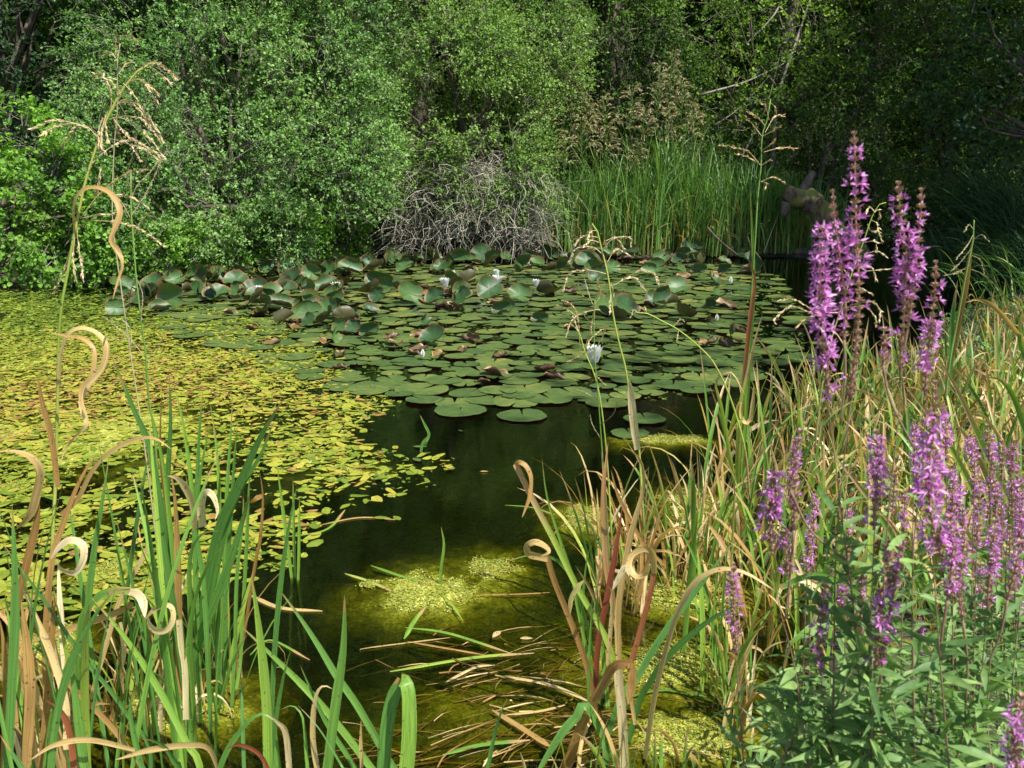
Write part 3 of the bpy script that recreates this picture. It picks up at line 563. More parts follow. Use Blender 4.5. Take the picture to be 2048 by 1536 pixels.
# sedge tussocks at the right edge, most coloured dark to carry the shade
def tussock(px, py, Y, n, h, lb, droop=1.5, mat='blue', group='sedge tussocks on the right shore', wd=.016, az=None, sp=.22):
    b = P(px, py, Y); z = float(gz(b[0], Y)); z = max(z, 0); t = thing('sedge_tussock', lb, 'sedge', (b[0], Y, z), group); k = n
    base = np.stack([b[0]+rng.normal(0, sp, k), Y+rng.normal(0, sp, k), np.full(k, z)], -1); m = M()
    ph = rng.uniform(0, 6.28, k) if az is None else rng.normal(az, .7, k)
    blades(m, base, ph, rng.uniform(.05, .5, k), rng.uniform(.4, 1.3, k)*droop, h*rng.uniform(.6, 1.15, k), wd*rng.uniform(.6, 1.2, k), 9); m.obj('leaves', MAT[mat], t)
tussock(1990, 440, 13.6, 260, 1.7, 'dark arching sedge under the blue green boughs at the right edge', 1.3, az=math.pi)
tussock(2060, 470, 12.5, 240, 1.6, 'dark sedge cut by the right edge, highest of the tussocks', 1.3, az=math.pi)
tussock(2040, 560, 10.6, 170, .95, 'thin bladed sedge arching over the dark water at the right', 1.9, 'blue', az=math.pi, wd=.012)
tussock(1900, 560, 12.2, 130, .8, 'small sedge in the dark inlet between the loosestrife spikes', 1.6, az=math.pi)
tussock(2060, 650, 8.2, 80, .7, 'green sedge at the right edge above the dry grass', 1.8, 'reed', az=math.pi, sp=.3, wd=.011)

# ---------------------------------------------------------------- lily bed
def pad_mesh(kind, seed):
    g = np.random.default_rng(seed); nr, na = 6, 44
    notch = g.uniform(.06, .16); an = np.linspace(notch, 2*math.pi-notch, na); rr = np.array([.02, .3, .55, .78, .92, 1.0])
    per = 1+.03*np.sin(an*3+g.uniform(0, 6))+.012*np.sin(an*11+g.uniform(0, 6))+g.normal(0, .012, na)
    if g.uniform() < .35: per = per-g.uniform(.08, .25)*np.exp(-((an-g.uniform(1, 5))/.1)**2)
    per = per*(1-.12*np.exp(-((an-notch)/.12)**2)-.12*np.exp(-((an-(2*math.pi-notch))/.12)**2))
    Rr, A = np.meshgrid(rr, an, indexing='ij'); X = Rr*per*np.cos(A); Yy = Rr*per*np.sin(A)
    if kind == 'flat': Z = .012*Rr**2*np.sin(A*3+g.uniform(0, 6))+.02*Rr**3*g.uniform(0, 1)
    else:
        k = g.uniform(.7, 2.2) if kind == 'curl' else g.uniform(1.5, 2.5)     # roll about the midrib
        cup = g.uniform(.05, .35)
        s = Yy; Yn = np.sin(k*s)/k; Z = (1-np.cos(k*s))/k
        one = g.uniform(-.3, .9)                                         # one side rolls harder
        Z = Z*(1+one*np.sign(s)*.5); Z = Z+cup*X**2+.05*np.sin(A*g.integers(3, 7)+g.uniform(0, 6))*Rr**2
        Z = Z+(.05 if kind == 'curl' else .13)*np.sin(A*g.integers(4, 8)+g.uniform(0, 6))*Rr**3+(0 if kind == 'curl' else .10)*np.sin(X*5+g.uniform(0, 6))*Rr; lip = np.clip(Rr-.78, 0, 1)/.22; inn = g.uniform(-.02, .16); X = X*(1-inn*lip); Yn = Yn*(1-inn*1.2*lip); Z = Z+lip*.03*np.sin(A*5+g.uniform(0, 6)); Yy = Yn
    V = np.stack([X, Yy, Z], -1).reshape(-1, 3); i, j = np.meshgrid(np.arange(nr-1), np.arange(na-1), indexing='ij')
    Q = np.stack([i*na+j, (i+1)*na+j, (i+1)*na+j+1, i*na+j+1], -1).reshape(-1, 4)
    al = Rr.ravel()*(.70 if kind == 'flat' else 1)
    vein = (.16*np.sin(A*13+g.uniform(0, 6))*Rr*(1-.5*Rr)+.12*np.sin(A*3+g.uniform(0, 6))*Rr).ravel()
    return V, Q, al, vein
def pad_data(kind, seed, mat, rv):
    m = M(); V, Q, al, ve = pad_mesh(kind, seed); m.add(V, Q, None, rv+ve, al); return m.mesh('lily_pad', MAT[mat])
FLAT = [pad_data('flat', 10+i, 'pad', .25+.55*i/9) for i in range(10)]
CURL = [pad_data('curl', 30+i, 'curl', .15+.7*i/11) for i in range(12)]
ROLL = [pad_data('roll', 60+i, 'brown', .1+.8*i/7) for i in range(8)]
def place(data, name, loc, s, rot, label, cat, group, flat=1.0):
    o = bpy.data.objects.new(name, data); COL.objects.link(o); o.location = tuple(float(v) for v in loc); o.scale = (s, s, s*flat*random.uniform(.85, 1.15)); o.rotation_euler = rot
    return tag(o, label, cat, group)
front = [(1045,833,52,'nearest round lily pad, below and right of its twin at the open water'),(920,823,54,'leftmost of the two nearest lily pads, notch to the right'),(1098,799,50,'notched lily pad just above the nearest pad on the open water'),
         (985,799,58,'broad lily pad above the gap between the two nearest pads'),(1140,786,46,'lily pad tucked behind the notched one, left of the pale flower stems'),(1215,808,44,'shaded lily pad behind the dry grass culms at the near edge'),
         (845,781,56,'lily pad alone at the left of the near edge, over dark water'),(1050,778,54,'lily pad in the second row above the notched pad'),(1400,756,40,'pale lily pad at the right of the bed near the sedge tips'),
         (1345,772,42,'lily pad left of the pale one at the near right edge'),(1290,840,44,'dull lily pad half hidden behind dry blades'),(1260,868,40,'mud coloured lily pad nearest the dry clump'),(700,772,56,'lily pad with weed around it at the left of the bed'),(960,745,50,'lily pad in front of the dark rolled leaf')]
taken = []
for px, py, wpx, lb in front:
    q = W(px, py); s = wpx*q[1]/F; taken.append((q[0], q[1])); rz = rng.uniform(.8, 2.2)
    place(FLAT[len(taken) % 10], 'lily_pad', (q[0], q[1], .006+.0015*(len(taken) % 4)), s, (0, 0, rz), lb, 'lily pad', 'lily pads floating flat')
BED = [(300,560),(520,545),(700,540),(1000,520),(1250,520),(1500,530),(1560,560),(1600,620),(1640,690),(1560,740),(1420,780),(1280,800),(1150,800),(960,815),(820,800),(720,790),(600,760),(480,720),(380,680),(300,640)]
cand = rng.uniform([-5.5, 5.6], [5.2, 13.6], (16000, 2)); px, py = to_px(np.c_[cand, np.zeros(len(cand))])
cand = cand[inpoly(px, py, BED)]; pts = list(taken)
arr = np.array(pts)
sel = []
for c in cand:
    px_, py_ = to_px(np.array([c[0], c[1], 0])); md = .165 if px_ > 700 else .19
    if (px_ > 1500): md = .25
    if np.min(np.hypot(arr[:, 0]-c[0], arr[:, 1]-c[1])) > md: arr = np.vstack([arr, c]); sel.append(c)
sel.sort(key=lambda c: c[1])
def whereabouts(px, py):
    a = 'left' if px < 650 else ('middle' if px < 1150 else 'right')
    b = 'far' if py < 580 else ('centre' if py < 680 else 'near')
    return a, b
ZL = {('left','far'):'at the far left under the bushes',('middle','far'):'at the back before the dead bush',('right','far'):'at the back before the reeds',
      ('left','centre'):'at the left rim beside yellow weed',('middle','centre'):'in the middle among white flowers',('right','centre'):'in the shaded right part of the bed',
      ('left','near'):'near the left rim, by open weed',('middle','near'):'in the near middle by dark water',('right','near'):'in the near right, behind dry grasses'}
rest = M()
for i, c in enumerate(sel):
    px_, py_ = to_px(np.array([c[0], c[1], 0])); s = .121*rng.uniform(.62, 1.22); z = .004+rng.uniform(0, .012); rz = rng.uniform(0, 6.28); tilt = rng.normal(0, .02, 2)
    if i < 285:
        zl = whereabouts(px_, py_)
        place(FLAT[rng.integers(10)], 'lily_pad', (c[0], c[1], z), s, (tilt[0], tilt[1], rz), 'flat green lily pad '+ZL[zl], 'lily pad', 'lily pads floating flat '+ZL[zl])
    else:
        V, Q, al, ve = pad_mesh('flat', int(rng.integers(1e6))); V = V*s; ca, sa = math.cos(rz), math.sin(rz)
        V = np.c_[V[:, 0]*ca-V[:, 1]*sa, V[:, 0]*sa+V[:, 1]*ca, V[:, 2]+V[:, 0]*tilt[0]]+[c[0], c[1], z]; rest.add(V, Q, None, rng.uniform(.1, .9)+ve, al)
tag(rest.obj('lily_pads', MAT['pad']), 'carpet of the farther small looking lily pads lying flat in the bed', 'lily pads', kind='stuff')
# curled and upright pads
ups = []
def scatter(n, x0, x1, y0, y1, brown=.15, f=None):
    for _ in range(n):
        x = rng.uniform(x0, x1); y = rng.uniform(y0, y1)
        if f and not f(x, y): continue
        ups.append((x, y, rng.uniform() < brown))
scatter(96, 600, 1180, 508, 552, .08); scatter(46, 1180, 1520, 508, 560, .15); scatter(58, 330, 720, 535, 595, .08); scatter(30, 210, 560, 580, 635, .15)
scatter(26, 560, 760, 570, 660, .15); scatter(26, 740, 1010, 575, 640, .25); scatter(16, 1010, 1330, 560, 650, .35); scatter(8, 1290, 1480, 545, 640, .3); scatter(12, 640, 1000, 640, 715, .3); scatter(7, 1100, 1500, 640, 700, .3)
ups += [(680,668,0),(545,690,1),(505,660,1),(730,668,1),(790,690,1),(832,712,1),(925,705,1),(850,655,0),(965,768,1),(990,752,1),(1090,745,1),(1110,760,1),(1080,655,0),(1065,508,0),(1040,505,0),(1450,555,0),(1490,550,1),(460,630,1),(520,632,1),(420,565,0),(340,606,0),(250,600,1),(1000,716,1),(1270,625,1),(1300,615,1),(1410,690,1),(680,740,1),(620,625,0)]
for (x, y, br) in ups:
    q = W(x, y); far = y < 570; s = (.145 if far else (.143 if y < 640 else .115))*rng.uniform(.65, 1.2); tilt = rng.uniform(.2, 1.25) if not br else rng.uniform(0, .5)
    a, b = whereabouts(x, y)
    if br: place(ROLL[rng.integers(8)], 'curled_lily_pad', (q[0], q[1], .01+s*.05), s*.8, (rng.normal(0, .15), rng.normal(0, .12), rng.normal(0, .7)), 'lily pad rolled up brown '+ZL[(a, b)], 'lily pad', 'brown rolled lily pads '+ZL[(a, b)], .6)
    else:
        rz = rng.normal(0, 1.1); place(CURL[rng.integers(12)], 'curled_lily_pad', (q[0], q[1], .03+s*.75*math.sin(tilt)*(.7 if not far else 1.0)), s, (tilt*rng.choice([-1, 1], p=[.08, .92]), rng.normal(0, .3), rng.normal(0, .9) if far else rz), 'dark curled lily pad standing up '+ZL[(a, b)], 'lily pad', 'upright curled lily pads '+ZL[(a, b)])
# white flowers
def flower(px, py, wpx, label, openn=.7, bud=False):
    q = W(px, py+wpx*.35); s = wpx*q[1]/F/2*1.75; t = thing('water_lily', label, 'water lily', q, 'white water lily flowers'); m = M()
    for ring, (n, th, L) in enumerate([(8, openn, 1.0), (8, openn*.72, .95), (6, openn*.4, .85)] if not bud else [(6, .18, 1.0), (5, .05, 1.0)]):
        a = np.arange(n)*2*math.pi/n+ring*.4+rng.normal(0, .08, n)
        d = np.stack([np.cos(a)*math.sin(th), np.sin(a)*math.sin(th), np.full(n, math.cos(th))], -1)
        nn = np.stack([-np.cos(a)*math.cos(th), -np.sin(a)*math.cos(th), np.full(n, math.sin(th))], -1)
        leafset(m, np.tile(q+[0, 0, .01+s*.5], (n, 1)), d, nn, s*1.4*L, s*.72, rng.uniform(0, 1, n), 6, -.12, .2)
    m.obj('petals', MAT['white'], t)
    if not bud:
        m = M(); n = 14; a = rng.uniform(0, 6.28, n); d = np.stack([np.cos(a)*.3, np.sin(a)*.3, np.ones(n)], -1); leafset(m, np.tile(q+[0, 0, .012+s*.5], (n, 1)), d, rng.normal(size=(n, 3)), s*.6, s*.14, .5*np.ones(n)); m.obj('stamens', MAT['stamen'], t)
for a in [(1188,735,36,'largest nearest white water lily, seen behind dry grass culms',.55),(991,579,24,'wide open white water lily in the middle of the bed',.8),(993,560,16,'white water lily just behind the wide open one',.5),
          (890,581,20,'white water lily at the left of the middle pair',.6),(1072,578,15,'white water lily tipped beside an upright pad',.6),(519,597,20,'bright white water lily above a brown rolled pad at the left',.5),(616,601,18,'low white water lily left of the tall upright pads',.9),
          (672,582,15,'white water lily peeping between upright pads',.8),(1362,630,17,'lone white water lily in the shaded right part',.6),(1212,515,16,'white water lily at the back, behind the dry plume',.7),(1120,540,10,'pale low water lily at the back of the bed',.9)]: flower(*a)
for a in [(846,718,14,'white bud beside a rolled brown pad in the near middle'),(908,553,9,'tiny white bud in front of a dark upright pad'),(770,496,12,'white bud at the very back of the bed'),(1068,522,10,'white bud below the tall twin pads at the back'),(1461,570,12,'thin white bud at the right of the bed'),(1433,645,12,'pale bud right of the lone flower'),(565,632,12,'green white bud in the left part of the bed'),(1111,585,9,'small bud right of the tipped flower')]: flower(*a, bud=True)

# ---------------------------------------------------------------- floating pondweed (left) and algae
WEED = [(-300,590),(60,575),(200,585),(330,640),(450,690),(560,770),(700,790),(760,840),(730,880),(860,900),(900,935),(830,985),(760,1030),(640,1060),(560,1130),(420,1180),(200,1230),(-300,1260)]
WEED[3:8] = [(420,610),(560,640),(640,700),(700,765),(800,800)]
def weed(n0):
    c = rng.uniform([-9, 2.7], [0.6, 11.6], (n0, 2)); px, py = to_px(np.c_[c, np.zeros(len(c))]); px = px+38*vnoise(np.c_[c, np.zeros(len(c))], 2.6)+rng.normal(0, 16, len(c)); py = py+16*vnoise(np.c_[c, np.zeros(len(c))], 3.1)+rng.normal(0, 7, len(c)); k = inpoly(px, py, WEED); k &= rng.uniform(0, 1, len(c)) < np.clip((-polydist(px, py, WEED))/38+.08, 0, 1)
    dens = .55+.5*vnoise(np.c_[c*[1, 1], np.zeros(len(c))], 2.1)+np.clip((900-py)/500, 0, .5); k &= rng.uniform(0, 1, len(c)) < np.clip(dens*.75+.6*vnoise(np.c_[c, np.zeros(len(c))], 5.2), .06, 1)
    return c[k]
c = weed(150000); n = len(c); px, py = to_px(np.c_[c, np.zeros(n)])
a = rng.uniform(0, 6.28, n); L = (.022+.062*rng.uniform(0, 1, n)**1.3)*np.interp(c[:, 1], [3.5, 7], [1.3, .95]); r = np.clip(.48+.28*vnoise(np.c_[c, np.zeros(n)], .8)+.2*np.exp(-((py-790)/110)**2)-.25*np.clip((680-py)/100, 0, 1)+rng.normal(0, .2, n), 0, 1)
def weedleaf(m, c, a, L, r, z):
    n = len(c); ts = np.linspace(0, 2*math.pi, 9)[:-1]; X = np.cos(ts)*.5; Y = np.sin(ts)*.25*(1-.25*np.cos(ts))
    jt = 1+rng.normal(0, .12, (n, 8)); wr = rng.uniform(.6, 1.25, (n, 1)); X = X[None]*jt; Y = Y[None]*jt*wr
    wx = (X*np.cos(a)[:, None]-Y*np.sin(a)[:, None])*L[:, None]; wy = (X*np.sin(a)[:, None]+Y*np.cos(a)[:, None])*L[:, None]
    tl = rng.normal(0, .10, (n, 2)); zz = z[:, None]+wx*tl[:, :1]+wy*tl[:, 1:]+rng.normal(0, .0012, (n, 8))
    V = np.stack([c[:, :1]+wx, c[:, 1:]+wy, zz], -1).reshape(-1, 3); k = np.arange(n)*8
    Q = np.concatenate([np.stack([k, k+1, k+2, k+3], -1), np.stack([k, k+3, k+4, k+7], -1), np.stack([k+4, k+5, k+6, k+7], -1)]); m.add(V, Q, None, np.repeat(r, 8), 0)
order = np.argsort(c[:, 1]); near = order[:150]; restw = order[150:]
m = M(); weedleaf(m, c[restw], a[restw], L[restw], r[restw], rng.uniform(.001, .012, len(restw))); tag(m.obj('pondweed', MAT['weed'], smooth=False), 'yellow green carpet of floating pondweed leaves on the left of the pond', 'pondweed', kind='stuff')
for i in near:
    m = M(); p = np.array([c[i, 0], c[i, 1], .006]); weedleaf(m, c[i:i+1], a[i:i+1], L[i:i+1]*1.05, r[i:i+1], np.array([rng.uniform(.002, .012)]))
    tag(m.obj('pondweed_leaf', MAT['weed'], origin=p), 'small oval pondweed leaf floating at the near rim of the yellow carpet', 'leaf', 'pondweed leaves at the near rim')
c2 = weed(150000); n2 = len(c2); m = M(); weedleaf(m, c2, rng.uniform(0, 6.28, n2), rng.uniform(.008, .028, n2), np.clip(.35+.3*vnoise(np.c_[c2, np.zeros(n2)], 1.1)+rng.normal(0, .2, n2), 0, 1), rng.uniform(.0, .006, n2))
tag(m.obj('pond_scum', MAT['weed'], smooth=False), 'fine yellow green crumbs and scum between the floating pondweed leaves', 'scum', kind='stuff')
# small stray leaf rafts on the open water and duckweed crumbs between pads
def crumbs():
    m = M(); n = 26000; c = rng.uniform([-5.5, 5.2], [5.2, 13.8], (n, 2)); px, py = to_px(np.c_[c, np.zeros(n)]); k = inpoly(px, py, [(p[0], p[1]+(6 if p[1] > 700 else -8)) for p in BED]); k &= vnoise(np.c_[c, np.zeros(n)], 1.7) > -.15; c = c[k]; n = len(c)
    weedleaf(m, c, rng.uniform(0, 6.28, n), rng.uniform(.02, .045, n), rng.uniform(0, .22, n), rng.uniform(.001, .004, n)); tag(m.obj('duckweed', MAT['weed'], smooth=False), 'green crumbs of duckweed filling the gaps between the lily pads', 'duckweed', kind='stuff')
crumbs()
def mat_patch(px, py, rx, ry, label, top=.006, deep=.026, seed=0, name='algae_mat'):
    """a lumpy raft of algae: its middle breaks the surface and its rim sinks"""
    q = W(px, py); e = W(px, py-ry); f = W(px, py+ry); Rx = rx*q[1]/F; Ry = abs(e[1]-f[1])/2; n = int(min(max(40, Rx/.006), 130))
    u = np.linspace(-1.7, 1.7, n); U, V_ = np.meshgrid(u, u, indexing='ij'); X = q[0]+U*Rx; Y = q[1]+V_*Ry
    pt = np.stack([X, Y, np.full_like(X, seed*3.1)], -1); nz = vnoise(pt, 9)*.4+vnoise(pt, 28)*.35+vnoise(pt, 80)*.3; rad = np.hypot(U, V_)+vnoise(pt, 3.5)*.5+vnoise(pt, 9)*.35+vnoise(pt, 24)*.2
    Z = top-np.clip(rad-.15, 0, 2)*deep+nz*.010
    i, j = np.meshgrid(np.arange(n-1), np.arange(n-1), indexing='ij'); Q = np.stack([i*n+j, (i+1)*n+j, (i+1)*n+j+1, i*n+j+1], -1).reshape(-1, 4); rr = np.maximum(np.abs(U), np.abs(V_))
    keep = (rad.ravel()[Q].min(1) < 1.65+.15*rng.uniform(-1, 1, len(Q)))
    m = M(); m.add(np.stack([X, Y, Z], -1).reshape(-1, 3), Q[keep]); o = m.obj(name, MAT['algae'], origin=q)
    if top > 0 and deep < .03:
        P3 = np.stack([X, Y, Z], -1).reshape(-1, 3); P3 = P3[P3[:, 2] > -.003]; k = int(min(4200, 16000*Rx*Ry+500))
        if len(P3):
            p = P3[rng.integers(0, len(P3), k)]+rng.normal(0, .012, (k, 3))*[1, 1, 0]; m2 = M(); weedleaf(m2, p[:, :2], rng.uniform(0, 6.28, k), rng.uniform(.003, .012, k), rng.uniform(.35, .95, k), np.maximum(p[:, 2], 0)+rng.uniform(.001, .005, k))
            c_ = m2.obj('scum', MAT['weed'], None, smooth=False, origin=q); c_.location = (0, 0, 0); c_.parent = o; c_['kind'] = 'stuff'
    return tag(o, label, 'algae', 'rafts of yellow green algae')
for a in [(880,1185,155,58,'bright algae raft alone in the open dark water'),(970,1135,110,50,'smaller algae raft joined to the bright one in open water'),(1155,1030,75,36,'algae raft behind the tall pale green blade'),
          (690,938,100,20,'lemon coloured algae raft at the rim of the pondweed'),(1330,880,130,16,'thin algae streak at the far side of the dry clump'),(1400,1010,90,45,'algae raft among the sedge stems right of the dry clump'),
          (1370,1190,180,55,'algae raft under the curled brown leaf, right of centre'),(1380,1330,210,75,'wide algae raft before the loosestrife leaves'),(1370,1480,200,65,'green algae at the bottom right of the water'),
          (200,1150,130,60,'large yellow algae raft behind the left reeds'),(40,975,90,22,'lemon algae raft at the left edge'),(330,1410,170,70,'algae raft among the iris stems at the lower left'),(90,1290,100,60,'algae raft behind the lower left reeds'),(380,1130,80,40,'algae raft behind the tall iris blades'),(740,1170,30,12,'tiny algae tuft left of the bright raft')]:
    mat_patch(*a, seed=len(a[4]))
mat_patch(1080,1250,260,110,'brownish sunken weed below the open water', top=-.021, deep=.02)
mat_patch(1000,1420,300,110,'deep sunken weed at the bottom of the picture', top=-.013, deep=.02, seed=5)
mat_patch(930,1010,330,150,'added murk layer tinting the open dark water dim green', top=-.034, deep=.006, seed=2)  # added sheet for the green murk of the water, not seen weed
mat_patch(560,1330,260,130,'added murk layer tinting the dark water green at the lower left', top=-.036, deep=.008, seed=4)  # second added murk sheet, there only for the water's green tone
mat_patch(150,860,560,200,'sunken weed under the yellow pondweed carpet', top=.002, deep=.05, seed=9)
mat_patch(0,720,500,90,'sunken weed under the farther pondweed at the left', top=.002, deep=.03, seed=11)

# ---------------------------------------------------------------- foreground plants, traced as real blades at their own distance
def px_path(pts, Y0, Y1, n=26):
    pts = np.asarray(pts, float); k = len(pts); Ys = np.linspace(Y0, Y1, k)
    return spline([P(a, b, y) for (a, b), y in zip(pts, Ys)], n)
def pb(m, pts, wpx, Y0, Y1=None, tip='end', face=(.2, .5), r=None, n=26, fold=.16, root=None):
    """ribbon blade through picture points; tip says which end is pointed; face turns the blade about its length"""
    Y1 = Y0 if Y1 is None else Y1; path = px_path(pts, Y0, Y1, n)
    if root is not None and tip in ('end', 'start'):      # carry the foot of the blade down to the water
        e = path[0] if tip == 'end' else path[-1]; e2 = path[3] if tip == 'end' else path[-4]
        if .0 < e[2] < .5:
            f = e+(e-e2)*(e[2]+.03)/max(e2[2]-e[2], .02)*.6; f[:2] = f[:2]*.5+(e[:2]*.7+np.array(root[:2])*.3)*.5; f[2] = -.03
            path = spline([f]+list(path[::3]) if tip == 'end' else list(path[::3])+[f], n+8); n = n+8
    T = unit(np.gradient(path, axis=0)); t = np.linspace(0, 1, n)
    vd = unit(path-np.array([0, 0, CAMZ])); s = unit(np.cross(T, vd)); fa = np.interp(t, np.linspace(0, 1, len(face)), face)[:, None]
    side = unit(s*np.cos(fa)+vd*np.sin(fa)); w0 = wpx*Y0/F/max(.35, math.cos(np.mean(np.abs(face))))
    if tip == 'end': pr = np.clip((1-t)*3.0, 0, 1)**.7*(.8+.2*np.clip(t*4, 0, 1))
    elif tip == 'start': pr = np.clip(t*3.0, 0, 1)**.7*(.8+.2*np.clip((1-t)*4, 0, 1))
    elif tip == 'both': pr = np.clip(np.minimum(t, 1-t)*4, 0, 1)**.7
    else: pr = np.ones(n)
    a = t if tip != 'start' else 1-t
    strip(m, path, side, w0*np.maximum(pr, .02), rng.uniform(.1, .8) if r is None else r, fold, a)
def plant(name, label, cat, root, blist, group=None):
    """blist: (material, pts, width, Y0, Y1, tip, face, r)"""
    t = thing(name, label, cat, root, group)
    for b in blist:
        mt, pts, wd, Y0 = b[:4]; Y1 = b[4] if len(b) > 4 and b[4] is not None else Y0; tip = b[5] if len(b) > 5 else 'end'; fc = b[6] if len(b) > 6 else (rng.uniform(-.5, .3), rng.uniform(.1, .8)); r = b[7] if len(b) > 7 else None
        m = M(); pb(m, pts, wd, Y0, Y1, tip, fc, r, n=34 if len(pts) > 7 else 22, root=root if mt in ('iris', 'sedge') else None); m.obj('dry_leaf' if mt in ('dry', 'red') else 'leaf_blade', MAT[mt], t)
    return t
def branch_px(m, st, pts, Y, spl=.009, dens=1.0, r=.5, sr=.0005, frm=.3, drops=.0):
    path = px_path(pts, Y, Y+rng.normal(0, .05), 18); st.append(path)
    L = np.linalg.norm(np.diff(path, axis=0), axis=1).sum(); n = max(5, int(L/spl*3.4*dens)); s = rng.uniform(frm, 1, n)*17; k = np.clip(s.astype(int), 0, 16); f = (s-k)[:, None]
    pp = path[k]*(1-f)+path[k+1]*f; dd = unit(path[k+1]-path[k])+rng.normal(0, .2, (n, 3)); leafset(m, pp, dd, rng.normal(size=(n, 3)), 1.15*spl*rng.uniform(.7, 1.3, n), spl*.36, np.clip(r+rng.normal(0, .25, n), 0, 1), 4, fold=.25)
def plume_grass(label, culm, Y, wpx, branches, root=None, mats=('sedge', 'straw'), spl=.009, dens=1.0, group=None, r=.6, extra=None, frm=.3):
    root = W(*culm[-1]) if root is None else root; t = thing('plume_grass', label, 'grass', root, group)
    s = M(); pth = px_path(culm, Y, Y, 40); w_ = wpx*Y/F/2; tube(s, pth, np.linspace(w_*.45, w_, 40), 6, r=.85); s.obj('culm', MAT[mats[0]], t)
    m = M(); st = []
    for b in branches: branch_px(m, st, b, Y, spl, dens, r, frm=frm)
    tb = M(); tubes3(tb, np.array(st), np.tile(np.linspace(.0014, .0008, 18), (len(st), 1)), rng.uniform(.3, .9, len(st))); tb.obj('seed_stalks', MAT[mats[1]], t); m.obj('seed_sprays', MAT[mats[1]], t, smooth=False)
    if extra:
        for b in extra: q = M(); pb(q, *b[1:5], **b[5]); q.obj('dry_leaf' if b[0] == 'dry' else 'leaf_blade', MAT[b[0]], t)
    return t
# tall golden plume at the left
plume_grass('tallest golden plume grass at the left, with a long brown leaf arching over', [(303,125),(286,132),(251,171),(221,223),(199,275),(182,327),(169,369),(156,434),(146,480),(135,548),(128,580),(118,660),(116,756),(114,842),(111,960),(103,1115),(100,1200),(95,1400)], 2.4, 9,
 [[(228,216),(247,200),(277,210),(303,242),(326,281)],[(225,236),(247,237),(277,255),(303,281),(326,314)],[(228,239),(241,255),(260,275),(286,291)],[(225,236),(234,262),(244,281)],[(212,229),(205,255),(202,285),(207,301)],[(215,222),(210,245),(212,262),(216,280)],
  [(286,132),(303,125),(326,133),(352,154)],[(293,130),(312,141),(339,164)],[(288,130),(312,128),(335,140),(346,152)],[(270,158),(286,164),(312,200)],[(262,162),(280,158),(300,172),(313,186)],[(247,167),(260,180),(273,197)],[(195,275),(176,255),(156,252),(130,281),(125,294)],[(176,257),(146,246),(107,242),(65,257)],[(146,247),(114,252),(85,268)],
  [(184,327),(212,301),(241,285),(270,281),(303,301),(326,314)],[(241,285),(265,290),(290,300),(318,322)],[(250,283),(268,298),(280,320)],[(160,438),(195,392),(228,363),(260,343),(290,340)],[(162,436),(195,430),(225,428)],[(165,440),(228,444),(277,457),(326,490)],[(153,444),(156,483),(163,532),(166,558)],[(150,470),(146,520),(152,560)],[(140,500),(128,540),(108,585)],
  [(192,376),(228,389),(260,395),(293,413)],[(195,372),(200,345),(196,372),(191,392)],[(225,220),(235,208),(258,205),(280,222),(300,252)],[(230,236),(255,232),(285,240),(310,268),(320,280)],[(206,235),(198,258),(197,280),(200,300)],[(232,205),(240,190),(225,165),(212,160)],[(222,215),(222,185),(205,150),(190,148)]],
 spl=.0105, dens=1.3, r=.75,
 extra=[('dry', [(152,475),(147,440),(150,400),(165,380),(190,374),(215,382),(232,400),(240,425),(230,455),(222,480),(238,505),(245,530),(236,560),(225,600)], 8, 2.4, 2.25, dict(tip='end', face=(1.2,1.15,1.0,.2,-.9,.9,-.2), r=.5, n=60)),
        ('dry', [(118,770),(120,720),(133,671),(160,656),(191,664),(212,690),(205,733),(176,770),(162,800),(167,825),(172,850),(150,875),(130,900),(120,930)], 10, 2.35, 2.3, dict(tip='end', face=(.7,1.0,.9,.2,-.9,.8,.1), r=.75, n=60)),
        ('dry', [(100,665),(133,672),(165,676),(188,700),(185,745),(165,775),(162,800),(172,830),(183,862)], 8, 2.3, 2.2, dict(tip='both', face=(.8,.3,.8), r=.5, n=30))])
plume_grass('thin green culm with wispy seed branches, right of the tallest golden plume', [(262,350),(262,418),(267,483),(272,551),(282,637),(291,705),(297,794),(308,862),(320,1000),(340,1200),(352,1330)], 2.7, 6,
 [[(262,400),(275,370),(300,345),(335,300)],[(264,430),(290,390),(310,350),(322,320)],[(266,470),(285,440),(300,425)],[(262,380),(255,350),(265,310),(272,270)],[(262,360),(285,340),(300,300)],[(263,440),(240,400),(215,380)],[(299,726),(270,690),(240,660),(212,637)],[(299,726),(315,700),(328,664)],[(255,680),(235,680),(215,672)],[(262,690),(262,660),(245,640)],[(272,560),(262,580),(258,620)],[(275,560),(285,590),(282,640)]], mats=('reed', 'plume'), spl=.007, dens=.8)
plume_grass('slim reddish seed head rising behind the tallest golden plume', [(240,88),(236,110),(234,140),(236,200),(228,300),(225,440),(240,560),(260,700),(290,900),(320,1150),(330,1300)], 3.0, 4, [[(238,100),(240,75),(262,72),(275,84)],[(236,115),(232,92),(230,75)],[(236,125),(222,105),(206,112)],[(236,150),(250,130),(262,125)],[(235,160),(215,155),(188,158)]], mats=('plume', 'straw'), spl=.008, r=.2)
